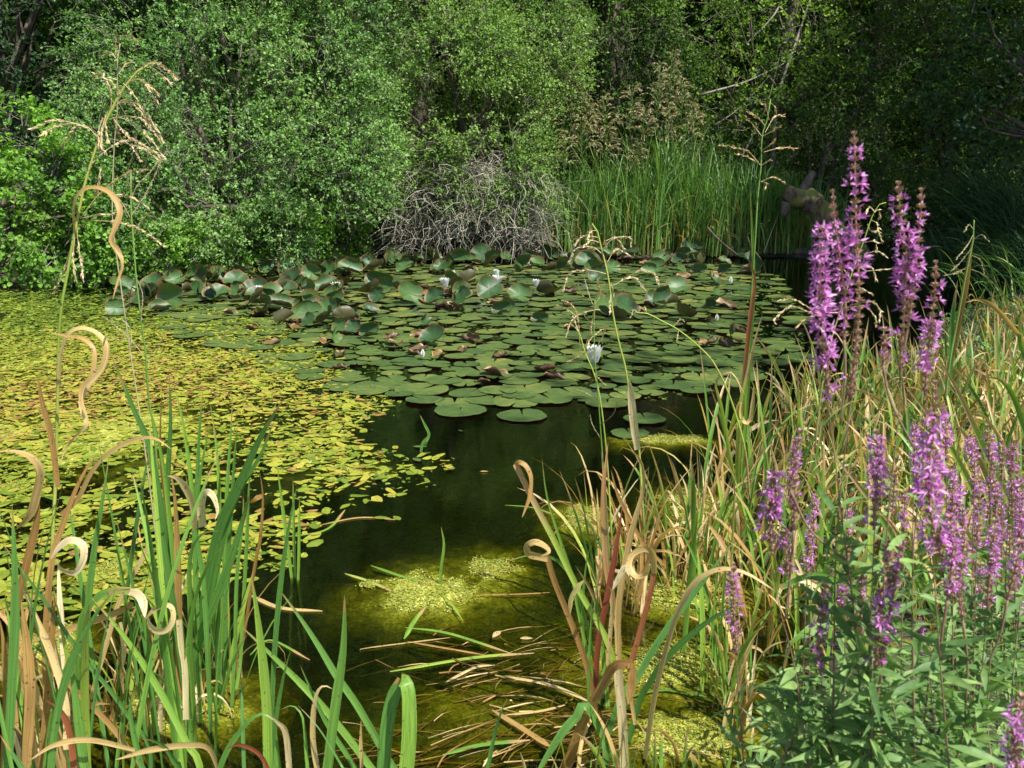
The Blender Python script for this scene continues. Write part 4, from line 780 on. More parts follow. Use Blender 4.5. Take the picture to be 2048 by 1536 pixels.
# middle dry plume
plume_grass('dry straw coloured plume grass bending over the lily bed, in the middle', [(1184,447),(1194,461),(1200,485),(1205,505),(1217,557),(1226,627),(1238,686),(1250,732),(1261,799),(1275,862),(1282,960),(1290,1100),(1292,1200)], 3.1, 6,
 [[(1196,475),(1177,472),(1161,475),(1152,487)],[(1198,485),(1182,481),(1170,492)],[(1204,508),(1189,496),(1168,494),(1149,501),(1141,520)],[(1194,461),(1182,463),(1177,477)],[(1203,499),(1211,494),(1210,486)],[(1212,482),(1227,475),(1238,482),(1246,496)],[(1205,500),(1225,478),(1252,474),(1262,479),(1262,489)],[(1215,524),(1227,503),(1238,500),(1255,508)],
  [(1212,548),(1189,542),(1159,541),(1137,550),(1128,578)],[(1210,527),(1201,543),(1196,562),(1198,578)],[(1216,572),(1231,569),(1245,560),(1264,555),(1278,564),(1289,578)],[(1245,560),(1273,544),(1292,542),(1309,550),(1317,567)],[(1216,560),(1222,571),(1227,590)],[(1222,588),(1220,604),(1220,625)],[(1184,447),(1182,455),(1183,466)]], spl=.011, dens=1.6, r=.85,
 extra=[('dry', [(1275,900),(1268,850),(1262,790),(1258,755)], 16, 3.05, 3.0, dict(tip='end', face=(.2, .1), r=.95)),])
plume_grass('shorter brown plume grass left of the bending straw plume', [(1142,648),(1158,665),(1170,704),(1187,744),(1198,786),(1206,840),(1214,920),(1222,1050),(1226,1180)], 3.0, 5,
 [[(1200,620),(1189,620),(1161,628),(1142,644),(1133,672)],[(1163,550),(1156,569),(1166,592)],[(1160,690),(1154,628),(1138,606),(1123,601)],[(1156,635),(1130,616),(1116,611)],[(1170,700),(1189,620),(1184,646),(1182,663)],[(1180,720),(1210,660),(1184,674),(1175,693)],[(1187,701),(1163,710),(1136,724)],[(1158,665),(1150,645),(1145,630)],[(1187,744),(1200,760),(1210,770)]], spl=.008, r=.5)
plume_grass('thin green culm with a few bare stalks beside the biggest white flower', [(1190,600),(1188,660),(1190,720),(1196,790),(1204,900),(1212,1000),(1218,1120)], 2.9, 4, [[(1190,620),(1178,590),(1170,560)],[(1190,610),(1200,590),(1203,575)],[(1190,650),(1176,640),(1165,625)],[(1198,800),(1170,785),(1147,778)],[(1200,850),(1225,830),(1235,805)],[(1203,880),(1185,850),(1180,830)]], mats=('reed', 'plume'), spl=.006, dens=.7)
plume_grass('green stem leaning left over the pads from the right, with drooping seeds', [(1268,626),(1294,627),(1322,641),(1357,660),(1400,695),(1430,730),(1462,800),(1490,900),(1500,1000)], 3.3, 5, [[(1340,650),(1338,668),(1337,680)],[(1345,655),(1360,640),(1368,642)],[(1294,627),(1290,616)],[(1310,636),(1305,650)],[(1275,626),(1268,620),(1262,632)],[(1357,660),(1354,680)]], spl=.009, r=.6)
plume_grass('small brown seed head high on a thin stem before the far reeds', [(1541,199),(1534,240),(1524,273),(1522,332),(1515,400),(1510,488),(1500,620),(1490,760),(1484,900),(1480,1000)], 3.9, 5,
 [[(1522,332),(1498,305),(1470,295),(1444,291)],[(1522,330),(1500,316),(1478,308)],[(1522,332),(1535,322),(1541,320)],[(1524,273),(1506,250),(1491,234)],[(1526,272),(1545,262),(1560,252)],[(1530,265),(1549,234),(1567,232)],[(1530,252),(1518,238),(1498,224)],[(1538,240),(1532,215),(1526,208)],[(1524,302),(1540,290),(1552,278)],[(1528,304),(1550,298),(1573,295),(1596,297)],[(1522,363),(1545,355),(1569,365)],[(1522,363),(1532,366),(1531,376)],[(1541,205),(1548,212),(1552,222)]], mats=('reed','straw'), spl=.014, r=.45)
plume_grass('pale drooping seed head between the two tallest loosestrife spikes', [(1772,405),(1761,407),(1748,425),(1738,450),(1728,480),(1704,545),(1686,605),(1660,690),(1640,800),(1630,900)], 2.6, 4,
 [[(1735,448),(1741,461),(1756,464),(1763,480)],[(1730,484),(1750,483),(1753,498)],[(1728,508),(1754,503),(1774,513)],[(1733,542),(1756,540),(1780,538)],[(1733,526),(1745,537),(1751,558)],[(1683,534),(1696,550),(1704,568)],[(1700,560),(1720,575),(1745,588)],[(1680,625),(1623,625),(1584,613),(1553,633),(1549,645)],[(1635,629),(1612,637),(1596,652)],[(1700,610),(1725,605),(1745,604),(1760,621),(1758,645)],[(1700,615),(1730,612),(1750,635),(1752,650)],[(1640,630),(1590,600),(1560,600)],[(1748,425),(1757,420),(1760,435)],[(1742,440),(1752,445),(1756,455)],[(1750,425),(1740,415),(1732,425)]], spl=.010, r=.85)
plume_grass('green and brown grass head at the right before the dark inlet', [(1948,440),(1946,480),(1942,500),(1930,560),(1915,640),(1900,720),(1890,800)], 3.2, 5, [[(1946,470),(1935,490),(1915,515)],[(1946,480),(1962,470),(1975,480)],[(1944,495),(1925,520),(1905,540)],[(1942,510),(1960,520),(1968,545)],[(1940,530),(1915,545),(1890,550)],[(1948,460),(1938,450),(1930,462)]], mats=('reed','plume'), spl=.009)

# tall rush blades
plant('tall_sedge', 'tall single sedge with a straight pale blade and red brown tips, before the far reeds', 'sedge', W(1490, 950), [
 ('iris', [(1484,940),(1490,850),(1500,700),(1507,560),(1505,480),(1500,370)], 9, 3.9, 3.9, 'end', (.2,.4), .85), ('red', [(1484,860),(1487,773),(1496,676),(1504,610),(1510,558),(1496,515)], 9, 3.7, 3.7, 'end', (.6,.3), .5),
 ('sedge', [(1478,870),(1483,805),(1494,754),(1506,695),(1524,631)], 11, 3.6, 3.6, 'end', (.1,.5), .9), ('dry', [(1483,805),(1482,830),(1490,845),(1500,840),(1506,800),(1508,770)], 8, 3.6, 3.6, 'end', (.7,.2), .7),
 ('sedge', [(1475,1000),(1440,800),(1432,760),(1445,742),(1470,750),(1490,790)], 8, 3.6, 3.5, 'end', (.5,.9), .8)])
plant('sedge_plant', 'yellow brown leaning sedge blade at the right, in front of the dark inlet', 'sedge', P(1895, 760, 3.5), [('dry', [(1893,760),(1910,680),(1930,580),(1942,500),(1950,470)], 12, 3.5, 3.5, 'end', (.3,.5), .2), ('sedge', [(1900,760),(1905,640),(1915,560)], 8, 3.4)])
# iris clump A (left)
I = 'iris'; D_ = 'dry'
plant('iris_plant', 'big clump of blue green sword leaves at the left, widest blades leaning right', 'iris', W(390, 1430), [
 (I, [(350,1430),(385,1314),(435,1190),(476,1074),(495,1000),(500,985)], 19, 2.4, 2.3, 'end', (.1,.3), .45), (I, [(385,1400),(410,1200),(438,1060),(492,940),(533,850),(569,794)], 20, 2.5, 2.35, 'end', (-.1,.4), .25),
 (I, [(400,1300),(440,1100),(468,1000),(513,927),(547,845)], 15, 2.5, 2.45, 'end', (.3,.2), .35), (I, [(345,1380),(335,1150),(332,1000),(337,930),(341,850),(338,740)], 13, 2.55, 2.5, 'end', (.2,.5), .3),
 (I, [(360,1350),(345,1200),(335,1100),(320,1010),(297,886),(270,825),(239,750),(217,698)], 15, 2.5, 2.4, 'end', (.4,.1), .3), (I, [(372,1330),(350,1150),(335,1000),(318,880),(300,830),(280,770)], 10, 2.45, 2.5, 'end', (.1,.6), .7),
 (I, [(400,1350),(392,1150),(390,1040),(395,945),(400,842),(406,780)], 11, 2.5, 2.5, 'end', (.2,.3), .35), (I, [(395,1300),(392,1100),(395,1000),(407,910),(422,842)], 9, 2.4), (I, [(420,1330),(436,1150),(438,980),(431,876),(420,804)], 9, 2.55, 2.6, 'end', (.1,.3), .75),
 (I, [(440,1330),(448,1150),(455,960),(461,876),(465,797)], 9, 2.5, 2.55, 'end', (.4,.3), .6), (I, [(450,1320),(458,1100),(468,930),(476,835)], 8, 2.6), (I, [(392,1250),(388,1050),(378,927),(362,825),(349,770)], 10, 2.6, 2.6, 'end', (.3,.1), .75),
 (I, [(381,1300),(381,1231),(379,1128),(393,1078),(422,1061),(440,1062)], 11, 2.2, 2.1, 'end', (.7,.4), .6), (I, [(480,1330),(490,1150),(497,1000),(500,900)], 7, 2.6), (I, [(470,1300),(474,1150),(485,1050),(487,980)], 8, 2.5), (I, [(360,1300),(342,1180),(322,1060),(300,930)], 14, 2.35, 2.3, 'end', (.2,.1), .3),
 (I, [(415,1300),(405,1150),(383,1020),(372,950)], 10, 2.35), (D_, [(365,1480),(358,1310),(356,1150),(350,1000),(340,940)], 15, 2.35, 2.4, 'end', (.2,.6), .3), (D_, [(354,1380),(345,1200),(338,1060),(322,930),(321,842),(326,756)], 7, 2.5, 2.5, 'end', (.5,.9), .1),
 (D_, [(372,1440),(370,1340),(362,1290),(358,1240)], 13, 2.2, 2.2, 'none', (.1,.3), .95), (D_, [(390,1060),(385,1010),(370,975),(352,955),(335,952)], 14, 2.3, 2.2, 'end', (.8,.5,.2), .8), (D_, [(405,1055),(402,1010),(410,985),(425,990),(435,1020),(430,1040)], 16, 2.4, 2.3, 'end', (.3,.8,1.0), .95),
 (D_, [(120,1030),(154,1000),(185,941),(222,903),(267,880),(308,876),(345,900)], 10, 2.3, 2.2, 'end', (.5,.9,.6), .5), (D_, [(485,1290),(510,1130),(520,1080),(526,1000),(520,945)], 7, 2.8, 2.8, 'end', (.2,.3), .1)])
plant('iris_shoots', 'three thin green shoots standing in dark water right of the big iris clump', 'iris', W(588, 1160), [(I, [(586,1175),(575,1090),(566,1020),(555,937)], 7, 3.35, 3.35, 'end', (.1,.3), .75), (I, [(591,1175),(588,1080),(586,958)], 6, 3.35, 3.35, 'end', (.3,.3), .7), (I, [(596,1175),(598,1090),(599,997)], 6, 3.33, 3.33, 'end', (.2,.3), .8)])
plant('iris_shoots', 'single curved green shoot standing at the bright algae raft', 'iris', W(883, 1185), [(I, [(880,1190),(882,1140),(888,1090),(882,1053)], 6, 3.3, 3.3, 'end', (.3,.1), .7), (I, [(882,1188),(905,1210),(928,1245)], 5, 3.2, 3.0, 'end', (.2,.2), .9)])
plant('iris_shoots', 'small pair of shoots poking up behind the dark water below the pads', 'iris', W(850, 880), [(I, [(852,885),(858,868),(850,850),(840,830)], 6, 5.0, 5.0, 'end', (.3,.1), .5), (I, [(842,905),(845,888),(856,872)], 6, 4.9, 4.9)])
plant('iris_plant', 'bright broad blades in the lower left corner crossing the dry stems', 'iris', P(60, 1560, 2.0), [
 (I, [(15,1560),(22,1400),(30,1230),(28,1095),(24,1010)], 20, 1.95, 1.95, 'end', (.2,.1), .5), (I, [(172,1560),(158,1450),(145,1350),(138,1300)], 20, 1.9, 1.9, 'end', (.1,.2), .55), (I, [(400,1540),(323,1388),(248,1272),(182,1194)], 15, 2.0, 2.1, 'end', (.2,.4), .8),
 (I, [(300,1500),(232,1396),(165,1314),(103,1222),(0,1080)], 9, 2.1, 2.1, 'end', (.3,.3), .2), (I, [(168,1300),(178,1190),(190,1090),(205,1000),(218,914)], 14, 2.2, 2.2, 'end', (.1,.2), .5), (I, [(150,1540),(155,1340),(159,1281),(166,1231),(195,1194),(228,1181),(262,1183)], 14, 2.15, 2.1, 'none', (.9,.8,.5), .6),
 (D_, [(258,1183),(275,1188),(286,1205),(290,1235)], 18, 2.1, 2.05, 'end', (.2,.1), .95), (D_, [(290,1240),(305,1222),(325,1210),(343,1215),(346,1240),(333,1260),(312,1262),(298,1248),(296,1232)], 13, 2.1, 2.0, 'both', (.9,1.0,.6), .8),
 (D_, [(39,1289),(145,1256),(248,1219),(262,1205)], 14, 2.2, 2.1, 'start', (.2,.2), .5), (D_, [(132,1500),(132,1417),(112,1335),(75,1243),(43,1173)], 16, 2.0, 2.1, 'end', (.2,.4), .8), (D_, [(330,1600),(269,1520),(228,1459),(145,1376),(50,1300)], 12, 2.0, 2.1, 'end', (.2,.5), .25),
 (D_, [(91,1400),(91,1270),(103,1128),(120,1065),(160,960),(200,900)], 13, 2.2, 2.3, 'end', (.3,.2), .2), (D_, [(180,1400),(215,1280),(240,1200),(300,1080),(275,1040),(285,1100)], 10, 2.3), (D_, [(100,1120),(118,1095),(140,1080),(165,1090),(166,1120),(150,1145),(125,1140),(112,1125)], 13, 2.0, 1.95, 'both', (.9,.7,1.0), .95),
 (D_, [(0,903),(27,902),(62,914),(80,941),(75,980),(60,1030),(30,1060)], 16, 2.1, 2.2, 'both', (.9,.5,.2,.7), .6), (D_, [(116,975),(103,876),(85,808),(75,750)], 12, 2.3, 2.3, 'end', (.1,.4), .2), (D_, [(15,1330),(30,1230),(60,1100),(75,1030),(70,960)], 17, 2.2, 2.2, 'end', (.4,.1), .1),
 (D_, [(50,1560),(60,1400),(55,1300),(42,1200)], 22, 1.95, 2.0, 'end', (.1,.3), .3), (D_, [(80,1560),(95,1400),(102,1300),(110,1180)], 16, 2.1, 2.1, 'end', (.3,.3), .25), (D_, [(270,1500),(180,1480),(110,1490),(60,1520)], 12, 1.9, 1.8, 'end', (.6,.2), .6),
 ('red', [(150,1560),(140,1470),(120,1420),(90,1400)], 14, 1.9, 1.9, 'end', (.4,.8), .3), (D_, [(0,1240),(8,1300),(12,1400),(5,1560)], 14, 2.0, 2.0, 'start', (.2,.2), .2), (I, [(60,1560),(20,1500),(0,1470)], 16, 1.8, 1.8, 'end', (.2,.2), .3),
 (D_, [(245,1340),(248,1300),(244,1270),(240,1245)], 10, 2.2, 2.2, 'start', (.2,.2), .8), (I, [(290,1560),(270,1480),(260,1420),(268,1380)], 13, 2.0), (D_, [(440,1560),(420,1500),(380,1490),(300,1500),(230,1520)], 12, 1.9, 1.8, 'both', (.9,.4), .7), (I, [(360,1545),(330,1495),(300,1480),(280,1478)], 15, 1.85, 1.8, 'end', (.5,.9), .4)])
plant('iris_plant', 'upright and leaning bright blades at the bottom, over the darkest water', 'iris', P(640, 1580, 1.95), [
 (I, [(537,1580),(532,1396),(517,1250),(503,1152)], 21, 1.95, 1.95, 'end', (.1,.2), .85), (I, [(790,1600),(700,1480),(633,1400),(560,1326),(484,1254)], 16, 2.0, 2.1, 'end', (.1,.3), .7), (I, [(810,1580),(720,1420),(670,1347),(620,1264),(560,1181)], 16, 2.0, 2.1, 'end', (.2,.3), .55),
 (I, [(650,1580),(670,1417),(687,1293),(689,1190)], 22, 1.9, 1.9, 'end', (.1,.2), .6), (I, [(764,1590),(772,1470),(786,1395),(806,1362)], 30, 1.85, 1.85, 'none', (.0,.35), .45), (I, [(800,1360),(812,1366),(818,1400),(818,1480),(808,1590)], 32, 1.84, 1.8, 'none', (.5,.1,0), .75),
 (I, [(730,1580),(700,1520),(650,1440),(600,1330)], 10, 2.0), (I, [(425,1580),(455,1500),(500,1440),(520,1425),(560,1450)], 13, 1.9, 1.9, 'end', (.4,.3), .5), (D_, [(640,1570),(626,1480),(630,1400),(645,1372),(665,1378)], 12, 1.9, 1.9, 'end', (.3,.7), .8),
 (D_, [(580,1560),(572,1470),(555,1445),(540,1432)], 13, 1.9, 1.85, 'end', (.2,.6), .9), (I, [(560,1580),(548,1480),(540,1400),(537,1350)], 16, 2.0), ('red', [(545,1560),(520,1510),(480,1490),(450,1500)], 9, 1.8, 1.8, 'end', (.5,.8), .2), (I, [(560,1420),(590,1412),(606,1440),(612,1500),(618,1580)], 8, 1.95, 1.9, 'start', (.7,.3), .6),
 (I, [(595,1410),(640,1460),(700,1560)], 5, 1.9, 1.85, 'start', (.2,.2), .2), (D_, [(728,1600),(722,1500),(722,1440)], 8, 1.9, 1.9, 'end', (.2,.2), .6), (I, [(965,1590),(993,1453),(1015,1395)], 10, 1.9, 1.9, 'end', (.1,.3), .4)])
# middle clump
plant('sedge_plant', 'clump with a long pale blade and curled red brown leaves, right of the dark water', 'sedge', W(1215, 1460), [
 ('sedge', [(1250,1420),(1220,1297),(1194,1243),(1153,1172),(1109,1082),(1069,1006),(1031,928)], 13, 2.4, 2.5, 'none', (.1,.3), .75), (D_, [(1031,930),(1038,924),(1052,932),(1062,955),(1060,990),(1050,1020),(1044,1035)], 10, 2.5, 2.45, 'end', (.3,.9,.6), .4),
 (D_, [(1195,1450),(1176,1341),(1145,1252),(1109,1163),(1095,1115)], 13, 2.4, 2.4, 'none', (.1,.3), .15), (D_, [(1096,1118),(1080,1114),(1058,1108),(1054,1092),(1070,1084),(1090,1092),(1098,1104),(1082,1112)], 15, 2.4, 2.3, 'end', (.5,.9,.7), .6),
 (I, [(1205,1430),(1160,1240),(1145,1154),(1127,1100),(1095,997),(1084,917)], 7, 2.5, 2.5, 'end', (.2,.3), .75), ('red', [(1240,1290),(1225,1200),(1212,1118),(1207,984),(1212,926),(1216,886)], 14, 2.8, 2.9, 'end', (.2,.4), .9), (D_, [(1250,1440),(1238,1324),(1238,1207),(1261,1073),(1287,975),(1279,917),(1247,895),(1235,905)], 13, 2.6, 2.7, 'end', (.2,.3,.9), .6),
 ('red', [(1258,1340),(1283,1252),(1301,1185),(1308,1145)], 12, 2.4, 2.4, 'none', (.2,.3), .5), (D_, [(1308,1150),(1306,1110),(1290,1098),(1266,1108),(1258,1132),(1272,1152),(1292,1148),(1303,1125)], 14, 2.4, 2.3, 'end', (.4,.8,.5), .7), (D_, [(1120,1580),(1162,1453),(1207,1368),(1229,1332),(1265,1328)], 21, 2.2, 2.1, 'none', (.2,.6), .15),
 (D_, [(1262,1328),(1264,1360),(1256,1410)], 20, 2.1, 2.1, 'end', (.3,.1), .3), (D_, [(1250,1560),(1244,1430),(1238,1370),(1236,1330)], 20, 2.15, 2.15, 'none', (.1,.2), .9), (I, [(1240,1400),(1274,1355),(1319,1279),(1400,1171),(1470,1080)], 15, 2.3, 2.4, 'end', (.2,.2), .3),
 (I, [(1060,1580),(1082,1533),(1131,1457),(1176,1413)], 20, 2.1, 2.15, 'start', (.2,.4), .5), (I, [(1178,1560),(1178,1341),(1185,1189)], 6, 2.4, 2.4, 'end', (.2,.2), .6), (I, [(1150,1160),(1110,1118),(1060,1110),(1010,1125)], 8, 2.5, 2.4, 'end', (.7,.4), .5), ('red', [(1190,1430),(1195,1300),(1215,1190),(1235,1080),(1245,1010)], 13, 2.45, 2.5, 'end', (.4,.2), .0),
 (D_, [(1140,1230),(1142,1200),(1155,1175),(1168,1160)], 10, 2.4, 2.3, 'both', (.4,.2), .95), (D_, [(1225,1180),(1238,1155),(1250,1135),(1258,1150)], 12, 2.3, 2.3, 'both', (.7,.2), .95), (I, [(1180,1400),(1165,1250),(1170,1150),(1178,1100)], 7, 2.6), ('sedge', [(1215,1400),(1205,1300),(1190,1200),(1150,1130)], 10, 2.5), (D_, [(1215,1330),(1222,1250),(1225,1190),(1215,1170)], 9, 2.4, 2.4, 'end', (.2,.6), .8),
 (D_, [(1330,1130),(1290,1090),(1240,1000),(1222,940)], 8, 2.8), (I, [(1500,1200),(1420,1240),(1330,1320),(1280,1400)], 14, 2.2, 2.3, 'start', (.2,.3), .2), (D_, [(1270,1450),(1262,1380),(1275,1340)], 8, 2.2)])
plant('arching_leaf', 'long dry leaf arching in a hoop over the algae at the lower right', 'leaf', W(1310, 1480), [('dry', [(1290,1520),(1310,1390),(1350,1240),(1390,1165),(1440,1138),(1490,1145),(1540,1175),(1550,1182)], 13, 2.1, 2.0, 'end', (.7,.9,.5), .7)])
def random_blades(m, n, region, Ls, wd, droop, curl=False, th=(.02, .3), rr=(0, 1)):
    q = np.array([W(rng.uniform(region[0], region[1]), rng.uniform(region[2], region[3])) for _ in range(n)]); q[:, 2] = np.maximum(gz(q[:, 0], q[:, 1]), -.05)
    pw = 2.6 if curl else 2.0
    blades(m, q, rng.uniform(0, 6.28, n), rng.uniform(*th, n), rng.gamma(2, droop*.5, n), rng.uniform(*Ls, n), rng.uniform(*wd, n), 14 if curl else 9, r=rng.uniform(*rr, n), pw=pw, wob=.3 if curl else 0)
def mixed_clump(name, label, cat, region, ng, nd, Lg=(.25, .6), Ld=(.2, .5), group=None, gm='sedge', wg=(.006, .014), wd=(.006, .014)):
    c = W((region[0]+region[1])/2, (region[2]+region[3])/2); c[2] = max(float(gz(c[0], c[1])), 0); t = thing(name, label, cat, c, group)
    m = M(); random_blades(m, ng, region, Lg, wg, .45); m.obj('green_leaves', MAT[gm], t)
    m = M(); random_blades(m, nd, region, Ld, wd, 1.0, rr=(.1, 1)); random_blades(m, nd//3, region, Ld, wd, 3.6, curl=True, rr=(.4, 1)); m.obj('dry_leaves', MAT['dry'], t); return t
mixed_clump('sedge_plant', 'tangled curly dry sedge with green blades just right of the tall culms', 'sedge', (1185, 1290, 1120, 1230), 14, 34, (.3, .6), (.3, .62))
mixed_clump('sedge_plant', 'dry sedge tuft between the curly tangle and the loosestrife', 'sedge', (1330, 1440, 1090, 1200), 24, 30, (.3, .6), (.25, .5))
mixed_clump('sedge_plant', 'thin green blades with dry curls beside the nodding lower loosestrife spike', 'sedge', (1440, 1500, 1330, 1480), 16, 22, (.25, .55), (.2, .4))
mixed_clump('sedge_plant', 'thin green and withered stems around the feet of the big iris clump', 'sedge', (320, 480, 1330, 1450), 26, 22, (.25, .6), (.15, .45), gm='iris')
mixed_clump('sedge_plant', 'brown withered stems standing in the lower left algae', 'sedge', (20, 150, 1380, 1560), 6, 24, (.2, .5), (.2, .55), wd=(.01, .02))
mixed_clump('sedge_plant', 'thin mixed stems behind the arched green leaf at the lower left', 'sedge', (200, 340, 1380, 1500), 14, 16, (.2, .5), (.2, .45))
mixed_clump('sedge_plant', 'green fringe of small blades along the bottom edge of the picture', 'sedge', (1050, 1500, 1520, 1600), 40, 14, (.1, .28), (.1, .3))
for reg, n, lb in [((-20, 110, 1480, 1750), 12, 'broad green blades at the left edge, rising among withered stems'), ((130, 260, 1500, 1700), 11, 'upright green blades left of the big iris clump'), ((300, 420, 1450, 1600), 11, 'broad blades before the feet of the big iris clump'), ((420, 540, 1560, 1720), 4, 'green blades between the big clump and the darkest water'), ((1330, 1480, 1250, 1420), 9, 'green blades in front of the dry tuft, beside the arching dry leaf')]:
    c = W((reg[0]+reg[1])/2, (reg[2]+reg[3])/2); t = thing('iris_plant', lb, 'iris', (c[0], c[1], 0))
    for _ in range(n):
        q = W(rng.uniform(reg[0], reg[1]), rng.uniform(reg[2], reg[3])); q[2] = -.02; m = M()
        blades(m, q[None], rng.uniform(0, 6.28, 1), rng.uniform(.0, .22, 1), rng.gamma(1.5, .22, 1), np.array([rng.uniform(.4, .95)*(.6 if reg[0] > 800 else 1)]), np.array([rng.uniform(.008, .017)]), 12, r=rng.uniform(.2, 1, 1)); m.obj('leaf_blade', MAT['iris'], t)
# crowded sedge on the right bank
g2 = 'crowded dry and green sedge on the right bank'
bank_spots = []
for _ in range(4000):
    x = rng.uniform(.9, 6.2); y = rng.uniform(2.6, 9.5); px_, py_ = to_px(np.array([x, y, .1]))
    edge = np.interp(py_, [620, 760, 900, 1050, 1250], [1950, 1660, 1500, 1470, 1480])
    if px_ < edge or px_ > 2130 or py_ > 1330 or py_ < 640: continue
    if py_ < 700 and px_ < 1960: continue
    if all((x-a)**2+(y-b)**2 > (.2+.035*y)**2 for a, b in bank_spots): bank_spots.append((x, y))
for x, y in bank_spots:
    z = max(float(gz(x, y)), 0)-.02; far = y > 5.5; px_, py_ = to_px(np.array([x, y, .1]))
    lb = 'dry and green sedge clump at the far end of the right bank' if far else ('straw coloured sedge clump lining the water on the right bank' if px_ < 1700 else 'yellow green and dry sedge clump behind the loosestrife flowers')
    t = thing('sedge_clump', lb, 'sedge', (x, y, z), lb.replace('clump', 'clumps', 1)); k = 26; s = .11+.012*y
    b = lambda k: np.stack([x+rng.normal(0, s, k), y+rng.normal(0, s, k), np.full(k, z)], -1)
    m = M(); blades(m, b(k), rng.uniform(0, 6.28, k), rng.uniform(.02, .35, k), rng.gamma(2, .35, k), rng.uniform(.3, .8, k)*(.85 if not far else .5), rng.uniform(.006, .019, k), 8); m.obj('green_leaves', MAT['sedge'], t)
    k = 17; m = M(); blades(m, b(k), rng.uniform(0, 6.28, k), rng.uniform(.02, .5, k), rng.gamma(2, .6, k), rng.uniform(.2, .6, k)*(.85 if not far else .55), rng.uniform(.008, .023, k), 8)
    k = 7; blades(m, b(k), rng.uniform(0, 6.28, k), rng.uniform(.02, .4, k), rng.uniform(2, 5.5, k), rng.uniform(.35, .7, k)*(.8 if not far else .5), rng.uniform(.007, .014, k), 16, pw=2.8, r=rng.uniform(.4, 1, k), wob=.3); m.obj('dry_leaves', MAT['dry'], t)
plant('sedge_plant', 'wide pale yellow green blades leaning left across the right bank', 'sedge', P(2080, 1150, 2.6), [
 ('sedge', [(2120,1250),(2048,1060),(1980,920),(1920,790),(1868,702)], 15, 2.8, 2.9, 'end', (.1,.3), .75), ('sedge', [(2110,1080),(2040,960),(1990,860),(1950,820),(1930,830)], 14, 2.8, 2.9, 'end', (.3,.6), .85), ('sedge', [(2010,1150),(1950,990),(1880,860),(1800,760)], 13, 3.0, 3.1, 'end', (.1,.2), .7),
 ('sedge', [(2090,1200),(2010,1030),(1950,900),(1905,840)], 18, 2.9, 2.9, 'end', (.1,.3), .5), ('sedge', [(1830,1160),(1760,1030),(1700,950),(1660,900)], 14, 2.8, 2.9, 'end', (.2,.2), .5), ('sedge', [(1900,1280),(1840,1160),(1790,1060),(1745,1010)], 14, 2.6, 2.6, 'end', (.2,.2), .4),
 (I, [(1820,1260),(1740,1200),(1640,1150),(1560,1175)], 12, 2.4, 2.4, 'none', (.4,.2), .6), ('sedge', [(2060,900),(2030,800),(2000,760),(1965,755)], 10, 3.2), ('dry', [(2060,700),(2000,625),(1960,600),(1930,605)], 9, 3.6, 3.6, 'end', (.6,.3), .5), ('sedge', [(2070,760),(2040,680),(2045,620)], 9, 3.6)])

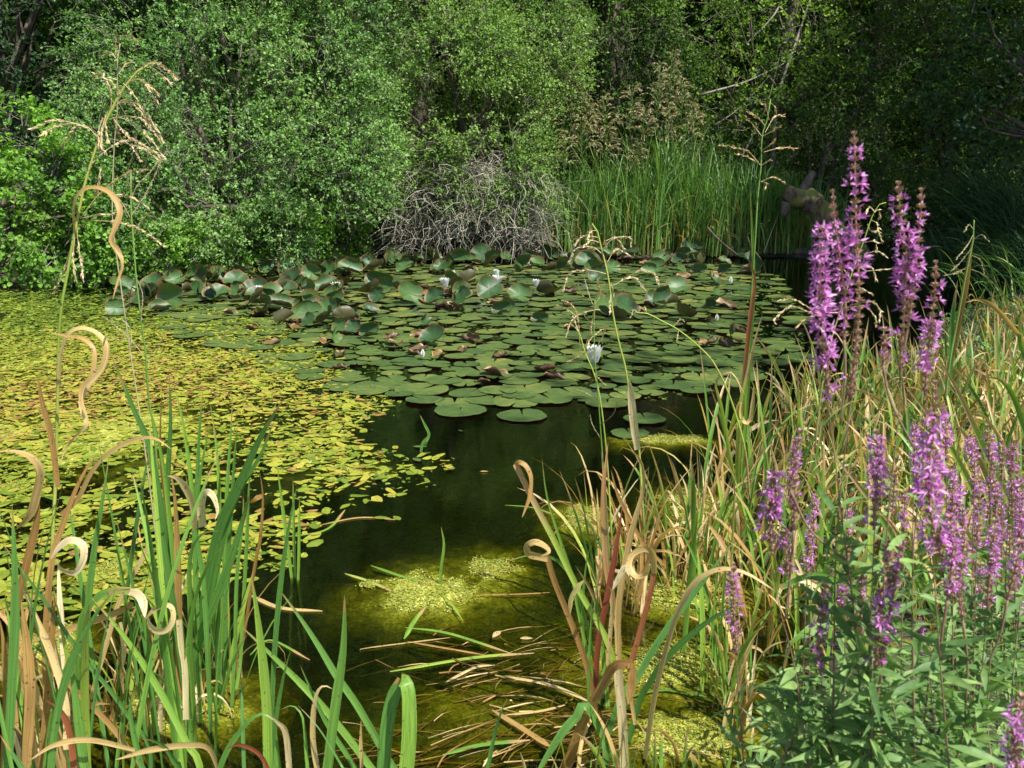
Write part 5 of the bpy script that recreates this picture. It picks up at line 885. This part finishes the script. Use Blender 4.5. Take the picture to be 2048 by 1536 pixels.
# ---------------------------------------------------------------- loosestrife
def spike(t, pts, hw, Y, flower=(.1, .62), dens=1.0, Yb=None):
    hw0 = hw*.84
    n = 40; ax = px_path(pts, Y, Y if Yb is None else Yb, n); hw = hw0*Y/F; L = np.linalg.norm(np.diff(ax, axis=0), axis=1).sum(); nw = max(5, int(L/.0105)); cm = M(); pm = M()
    tube(cm, ax, np.linspace(.0008, .0022, n), 5, r=.2)
    vz = vnoise(ax*1.0, 22)
    for k in range(nw):
        f = (k+.5)/nw; i = min(int(f*(n-1)), n-2); T = unit(ax[i]-ax[i+1]); c = ax[i]*(1-(f*(n-1)-i))+ax[i+1]*(f*(n-1)-i)
        hw = hw0*Y/F*(.62+.38*min(f*2.5, 1))*rng.uniform(.8, 1.1)
        a0 = rng.uniform(0, 6.28); S = unit(np.cross(T, [.3, .8, .1])); B = np.cross(T, S); nf = rng.integers(5, 8)
        an = a0+np.arange(nf)*6.283/nf+rng.normal(0, .2, nf); rad = S*np.cos(an)[:, None]+B*np.sin(an)[:, None]
        if f < flower[0]:      # buds at the tip
            sz = .003+.004*f/max(flower[0], .01); leafset(cm, np.repeat(c[None], nf, 0), rad*.6+T, T+rad*.3, sz*1.6, sz*.8, rng.uniform(.1, .6, nf), 4); leafset(cm, np.repeat(c[None], nf, 0)+rad*sz*.3, rad*.5+T, rad, sz*1.5, sz*.8, rng.uniform(.1, .6, nf), 4); continue
        leafset(cm, np.repeat(c[None], nf, 0), rad*1.0+T*.9, T+rad*.2, .0095, .0042, rng.uniform(0, 1, nf), 4, fold=.4); leafset(cm, np.repeat(c[None], nf, 0), rad*1.2+T*.5, rng.normal(size=(nf, 3)), .0085, .0036, rng.uniform(0, .6, nf), 4)
        if k % 2 == 0: leafset(cm, np.repeat(c[None], 2, 0), rad[:2]*1.3+T*.3, T, .010, .0045, rng.uniform(.6, 1, 2), 4)
        full = np.clip(.88-(f-flower[0])/max(flower[1]-flower[0], .01)*.42, .0, 1)*dens if f < flower[1] else .05*dens
        full *= np.clip(.8+1.1*vz[i], .12, 1.3)
        op = rng.uniform(0, 1, nf) < full
        for q in np.nonzero(op)[0]:
            o = c+rad[q]*hw*.42+T*.003; axd = unit(rad[q]+T*.45+rng.normal(0, .15, 3)); s1 = unit(np.cross(axd, T+.01)); b1 = np.cross(axd, s1); pa = np.arange(6)*1.0472+rng.uniform(0, 1)
            dd = (s1*np.cos(pa)[:, None]+b1*np.sin(pa)[:, None])*1.0+axd*rng.uniform(.3, 1.5)+rng.normal(0, .22, (6, 3)); leafset(pm, np.repeat(o[None], 6, 0), dd, np.repeat(axd[None], 6, 0)+rng.normal(0, .7, (6, 3)), hw*.62*rng.uniform(.5, 1.2, 6), hw*.17, np.clip(rng.normal(.5, .25, 6), 0, 1), 4, fold=.12)
    s = cm.obj('flower_spike', MAT['calyx'], t)
    if pm.n:
        o = pm.obj('blossom', MAT['petal'], None, smooth=False, origin=t.location); o.location = (0, 0, 0); o.parent = s
def leaves_on(t, path, n, L=.06, r=.5, mat='loose', up=.5):
    m = M(); k = len(path)-1; f = np.linspace(.03, .97, n); i = np.clip((f*k).astype(int), 0, k-1); c = path[i]+(path[i+1]-path[i])*(f*k-i)[:, None]; T = unit(path[i+1]-path[i])
    a = np.arange(n)*1.57+rng.normal(0, .6, n)
    for sgn in (0, math.pi):
        d = np.stack([np.cos(a+sgn), np.sin(a+sgn), np.zeros(n)], -1)+np.array([0, 0, up])+rng.normal(0, .42, (n, 3)); leafset(m, c, d, np.array([0, 0, 1])+rng.normal(0, .6, (n, 3)), L*rng.uniform(.4, 1.4, n), L*rng.uniform(.14, .24, n), rng.uniform(0, 1, n), 6, .35, .15)
    m.obj('leaves', MAT[mat], t)
def loosestrife(label, stem, Y, spikes, nl=16, lL=.06, Yr=None, group=None, sw=5):
    Yr = Y if Yr is None else Yr; root = P(*stem[-1], Yr); t = thing('purple_loosestrife', label, 'flower', root, group)
    pth = px_path(stem, Y, Yr, 40); s = M(); tube(s, pth, np.linspace(sw*.35, sw, 40)*Y/F/2, 6, r=.3); 
    for sp in spikes:
        if len(sp) > 3 and sp[3] is not None: q = px_path(sp[3], Y, Y, 10); tube(s, q, np.linspace(.0022, .0014, 10), 5, r=.3)
    s.obj('stem', MAT['stem'], t)
    for sp in spikes: spike(t, sp[0], sp[1], Y, *([sp[2]] if len(sp) > 2 and sp[2] else []))
    if nl: leaves_on(t, pth[int(len(pth)*.42):], nl, lL)
    return t
H = 1.15
loosestrife('tallest loosestrife, its purple spike rising highest against the dark wood', [(1716,560),(1712,640),(1706,760),(1690,900),(1672,1100),(1668,1300),(1665,1560)], 1.30, [
  ([(1708,262),(1710,340),(1711,420),(1714,500),(1718,600),(1712,700),(1700,800)], 40, (.06, .52)), ([(1665,378),(1668,430),(1680,520),(1690,600),(1688,680)], 30, (.2, .9), [(1688,680),(1690,760),(1680,850)])], 26, .06)
loosestrife('loosestrife with a broad pink topped spike left of the tallest one', [(1640,700),(1655,800),(1668,900),(1685,1050),(1710,1250),(1730,1560)], 1.28, [([(1645,452),(1642,500),(1640,580),(1645,660),(1652,740),(1660,800)], 42, (.02, .8)), ([(1600,860),(1590,920),(1580,980)], 20, (.1, .7), [(1580,980),(1620,1060),(1690,1120)])], 20, .06)
loosestrife('twin spiked loosestrife right of the tallest, tops leaning together', [(1806,700),(1800,800),(1790,900),(1775,1050),(1765,1250),(1760,1560)], 1.34, [([(1797,362),(1800,420),(1812,500),(1810,580),(1806,660),(1800,740)], 40, (.07, .85)), ([(1843,375),(1841,430),(1835,500),(1826,570),(1818,640)], 32, (.14, .8), [(1818,640),(1808,700),(1800,760)])], 20, .06)
loosestrife('shorter loosestrife spike at the right of the twin spiked one', [(1855,760),(1850,850),(1840,980),(1825,1150),(1830,1560)], 1.38, [([(1872,520),(1870,575),(1864,640),(1855,720),(1850,790)], 34, (.14, .85)), ([(1770,655),(1768,690),(1766,730)], 28, (.1, .8), [(1766,730),(1780,800),(1830,900)])], 16, .055)
loosestrife('fullest deep magenta loosestrife spike in the middle of the right side', [(1862,1080),(1870,1180),(1880,1320),(1900,1560)], 1.2, [([(1872,760),(1870,830),(1862,900),(1858,980),(1866,1050),(1885,1120)], 50, (.18, .95)), ([(1900,1030),(1905,1080),(1902,1150),(1895,1200)], 32, (.02, .9), [(1895,1200),(1885,1260),(1880,1320)])], 14, .06)
loosestrife('purple loosestrife spike directly below the tallest one, before the dry sedge', [(1750,1040),(1745,1150),(1740,1300),(1745,1560)], 1.25, [([(1752,860),(1755,920),(1752,980),(1748,1060)], 34, (.1, .9)), ([(1770,1090),(1778,1140),(1782,1200),(1772,1290)], 36, (.05, .9), [(1772,1290),(1760,1360),(1748,1450)])], 16, .06)
loosestrife('bushy purple loosestrife head nearest the water, above a hanging dry leaf', [(1548,1140),(1560,1220),(1590,1340),(1620,1560)], 1.3, [([(1550,945),(1545,990),(1540,1040),(1545,1110)], 44, (.03, .95)), ([(1590,880),(1592,930),(1590,990),(1588,1060)], 26, (.1, .9), [(1588,1060),(1580,1150),(1570,1240)]), ([(1570,1060),(1572,1100),(1576,1150)], 30, (.05, .95))], 14, .06)
loosestrife('lone nodding loosestrife spike standing apart at the left of the others', [(1472,1310),(1478,1400),(1490,1560)], 1.5, [([(1468,1125),(1466,1170),(1468,1230),(1474,1310)], 30, (.12, .9))], 6, .05)
loosestrife('low purple loosestrife spike at the lower right, left one of the close pair', [(1640,1330),(1650,1430),(1665,1560)], 1.3, [([(1650,1170),(1645,1220),(1638,1280),(1642,1350)], 38, (.06, .95)), ([(1722,1150),(1726,1200),(1728,1250)], 24, (.05, .9), [(1728,1250),(1700,1340),(1670,1420)])], 14, .06)
loosestrife('low purple loosestrife spike at the lower right, right one of the close pair', [(1752,1330),(1745,1430),(1735,1560)], 1.25, [([(1760,1180),(1762,1230),(1756,1290),(1750,1340)], 38, (.06, .95)), ([(1800,1090),(1795,1130),(1788,1170)], 22, (.1, .9), [(1788,1170),(1775,1250),(1760,1320)])], 14, .06)
loosestrife('open branched loosestrife at the right edge with small scattered flowers', [(1985,1280),(1960,1350),(1930,1450),(1900,1580)], 1.35, [([(1990,1040),(1985,1100),(1978,1160),(1975,1220)], 30, (.05, .8)), ([(2040,1080),(2030,1140),(2015,1200)], 26, (.05, .8), [(2015,1200),(2000,1270),(1975,1330)]), ([(1930,1060),(1925,1120),(1918,1180),(1925,1240)], 26, (.1, .8), [(1925,1240),(1935,1330),(1930,1430)])], 18, .06)
loosestrife('blurred magenta loosestrife spike in the bottom right corner', [(2035,1540),(2030,1600)], .95, [([(2045,1390),(2036,1440),(2030,1490),(2036,1550)], 46, (.08, .95))], 0)
for i, (x, y, hgt) in enumerate([(1985,870,130),(2020,900,140),(1950,900,110),(1905,930,120),(1960,960,120),(2040,960,130),(2000,1000,110),(1925,1010,110),(1830,840,120),(1700,1010,120),(1630,980,110),(1810,980,110),(1890,820,100),(2030,1150,120),(1960,1120,120),(1840,1230,110),(1690,1120,110),(1985,930,110),(2045,1020,110),(1880,1300,90),(1975,850,70),(2005,880,80),(1940,870,70),(2035,930,80),(1915,960,80),(1990,960,80),(2020,1050,90),(1950,1040,90),(1900,1010,80),(2030,880,70),(1620,1060,90),(1790,940,90)]):
    dx = rng.uniform(-10, 10)
    loosestrife('small pink loosestrife spike crowded behind the big spikes on the right bank', [(x+dx, y+hgt), (x+dx*2, y+hgt+200), (x+dx*2.5, y+hgt+420)], rng.uniform(1.7, 2.3), [([(x, y), (x+dx*.5, y+hgt*.5), (x+dx, y+hgt)], 22, (.12, .8))], 12, .06, group='small loosestrife spikes crowded on the right bank', sw=4)
# leafy shoots without flowers filling the lower right
g4 = 'leafy loosestrife shoots at the lower right'
for i in range(26):
    x = rng.uniform(1530, 2110); y = rng.uniform(1120, 1420) if x > 1750 else rng.uniform(1260, 1450); Y = rng.uniform(1.25, 2.0)
    if x < 1600: y = max(y, 1340)
    root = (x+rng.uniform(-150, 150), 1640); t = thing('loosestrife_shoot', 'leafy green loosestrife shoot without flowers, crowded at the lower right', 'plant', P(*root, Y), g4)
    pth = px_path([(x, y), ((x+root[0])/2+rng.uniform(-20, 20), (y+root[1])/2), root], Y, Y, 30); s = M(); tube(s, pth, np.linspace(.0008, .0028, 30), 5, r=rng.uniform(0, 1)); s.obj('stem', MAT['stem'], t); leaves_on(t, pth, 17, .058, up=.45)
# low leaves on the bank
def ground_leaves():
    n = 9000; x = rng.uniform(.3, 6, n); y = rng.uniform(.9, 9, n); z = gz(x, y); k = z > .01; x, y, z = x[k], y[k], z[k]
    p = np.stack([x, y, z+rng.uniform(0, .12, len(x))], -1); m = M(); sprays(m, None, p, np.tile([0., 0., 1.], (len(p), 1)), 4, .06, .035, .018, 4); tag(m.obj('ground_cover', MAT['loose'], smooth=False), 'low green leaves covering the soil of the right bank', 'ground cover', kind='stuff')
ground_leaves()
# floating stems and debris on the dark water
def floater(pts, wpx, mat, label, z=.004, r=.5, group=None):
    q = [W(a, b, z) for a, b in pts]; path = spline(q, 16); T = unit(np.gradient(path, axis=0)); side = unit(np.cross(T, [0, 0, 1.])); w0 = wpx*q[0][1]/F/.55; t = np.linspace(0, 1, 16); m = M()
    strip(m, path-np.array(q[0]), side, w0*np.clip(np.minimum(t, 1-t)*5, .15, 1)**.6, r, .2); o = m.obj('floating_stem', MAT[mat]); o.location = tuple(q[0]); tag(o, label, 'stem', group)
for a in [([(780,1343),(948,1315),(1068,1306)],7,'sedge','pale green stem floating lowest across the dark water'),([(810,1255),(895,1266),(1020,1306)],5,'sedge','yellow stem floating just above the pale green one'),([(815,1283),(970,1310)],4,'dry','thin brown stem floating between two yellow stems'),
          ([(690,1147),(740,1163),(783,1182)],5,'sedge','green stem end drifting left of the bright algae raft'),([(742,1131),(812,1155),(877,1172)],5,'sedge','mustard stem touching the top of the bright algae raft'),([(952,1190),(1040,1188),(1100,1185)],3,'dry','straight brown stem between algae rafts and clump'),
          ([(808,1278),(830,1240),(850,1215)],6,'sedge','short yellow stem hanging below the bright raft'),([(500,1190),(560,1215),(645,1222)],7,'dry','golden dead leaf floating right of the iris clump'),([(1010,1010),(1065,1015),(1110,1030)],3,'sedge','thin stem left of the algae behind the pale blade'),
          ([(990,1350),(1100,1370),(1190,1408)],6,'dry','brown stem in the sunken debris pointing to the clump'),([(885,1510),(960,1490),(1060,1480)],8,'sedge','broad yellow stem at the bottom of the debris'),([(890,1365),(950,1335),(990,1330)],5,'dry','short orange stem in the debris'),
          ([(1010,1430),(1080,1422),(1130,1410)],5,'dry','grey stem crossing the lower debris'),([(720,1300),(740,1295),(900,1275)],3,'dry','very thin stem above the lowest floating stem'),([(985,1420),(1050,1460),(1110,1500)],8,'dry','thick brown leaf slanting down in the debris'),
          ([(640,1050),(720,1035),(800,1040)],4,'dry','thin brown stem left of the deep open water'),([(560,1075),(650,1060),(690,1020)],4,'sedge','golden stem beside the three thin shoots'),([(500,1310),(540,1280),(620,1320)],4,'sedge','yellow stem across the dark water at lower left'),([(1250,1395),(1330,1380),(1440,1398)],4,'iris','green stem floating on the lower right algae')]:
    floater(a[0], a[1], a[2], a[3], r=rng.uniform(.3, .9))
def debris():
    m = M(); k = 330; c = np.array([W(rng.normal(1060, 130), rng.uniform(1260, 1545)) for _ in range(k)]); ph = rng.normal(.3, .45, k)+math.pi*(rng.uniform(0, 1, k) < .5); n = 7; u = np.linspace(0, 1, n)
    ln = rng.uniform(.08, .35, k); D = np.stack([np.cos(ph), np.sin(ph), 0*ph], -1); pa = c[:, None]+D[:, None]*(ln[:, None]*u)[..., None]; pa[..., 2] = rng.uniform(-.03, .001, k)[:, None]+.008*np.sin(u*5+ph[:, None]); pa[..., 0] += .02*np.sin(u*4+ph[:, None]*3)
    tubes3(m, pa, np.full((k, n), .0009)*rng.uniform(.4, 2.2, k)[:, None]**1.5, rng.uniform(0, 1, k)); tag(m.obj('debris', MAT['dry']), 'mesh of dead brown stalks lying in the water at the bottom', 'debris', kind='stuff')
debris()
for i, (x, y, s, mt) in enumerate([(745,1038,30,'weed'),(800,1043,26,'weed'),(700,1010,26,'weed'),(825,895,24,'pad'),(840,925,26,'pad'),(770,945,30,'pad'),(960,945,14,'dry'),(925,865,14,'pad'),(1000,1265,26,'dry'),(1040,1280,22,'dry')]):
    q = W(x, y); m = M(); leafset(m, np.array([[0, 0, .006]]), np.array([[math.cos(i*2.1), math.sin(i*2.1), .02]]), np.array([[0, 0, 1.]]), s*1.3*q[1]/F, s*.6*q[1]/F, np.array([.3+.06*i]), 6, .05, .03); o = m.obj('stray_leaf', MAT[mt]); o.location = tuple(q)
    tag(o, ['golden oval leaf on the dark water, left of a second one','golden oval leaf right of the other on dark water','yellow leaf at the tip of the pondweed','green leaf off the right rim of pondweed','green leaf right of the lemon algae','broad green leaf beside the lemon algae raft','tiny brown leaf alone in the deep water','small leaf under the two nearest pads','crumpled brown leaf in the debris','rust coloured leaf by the crumpled one'][i], 'leaf')
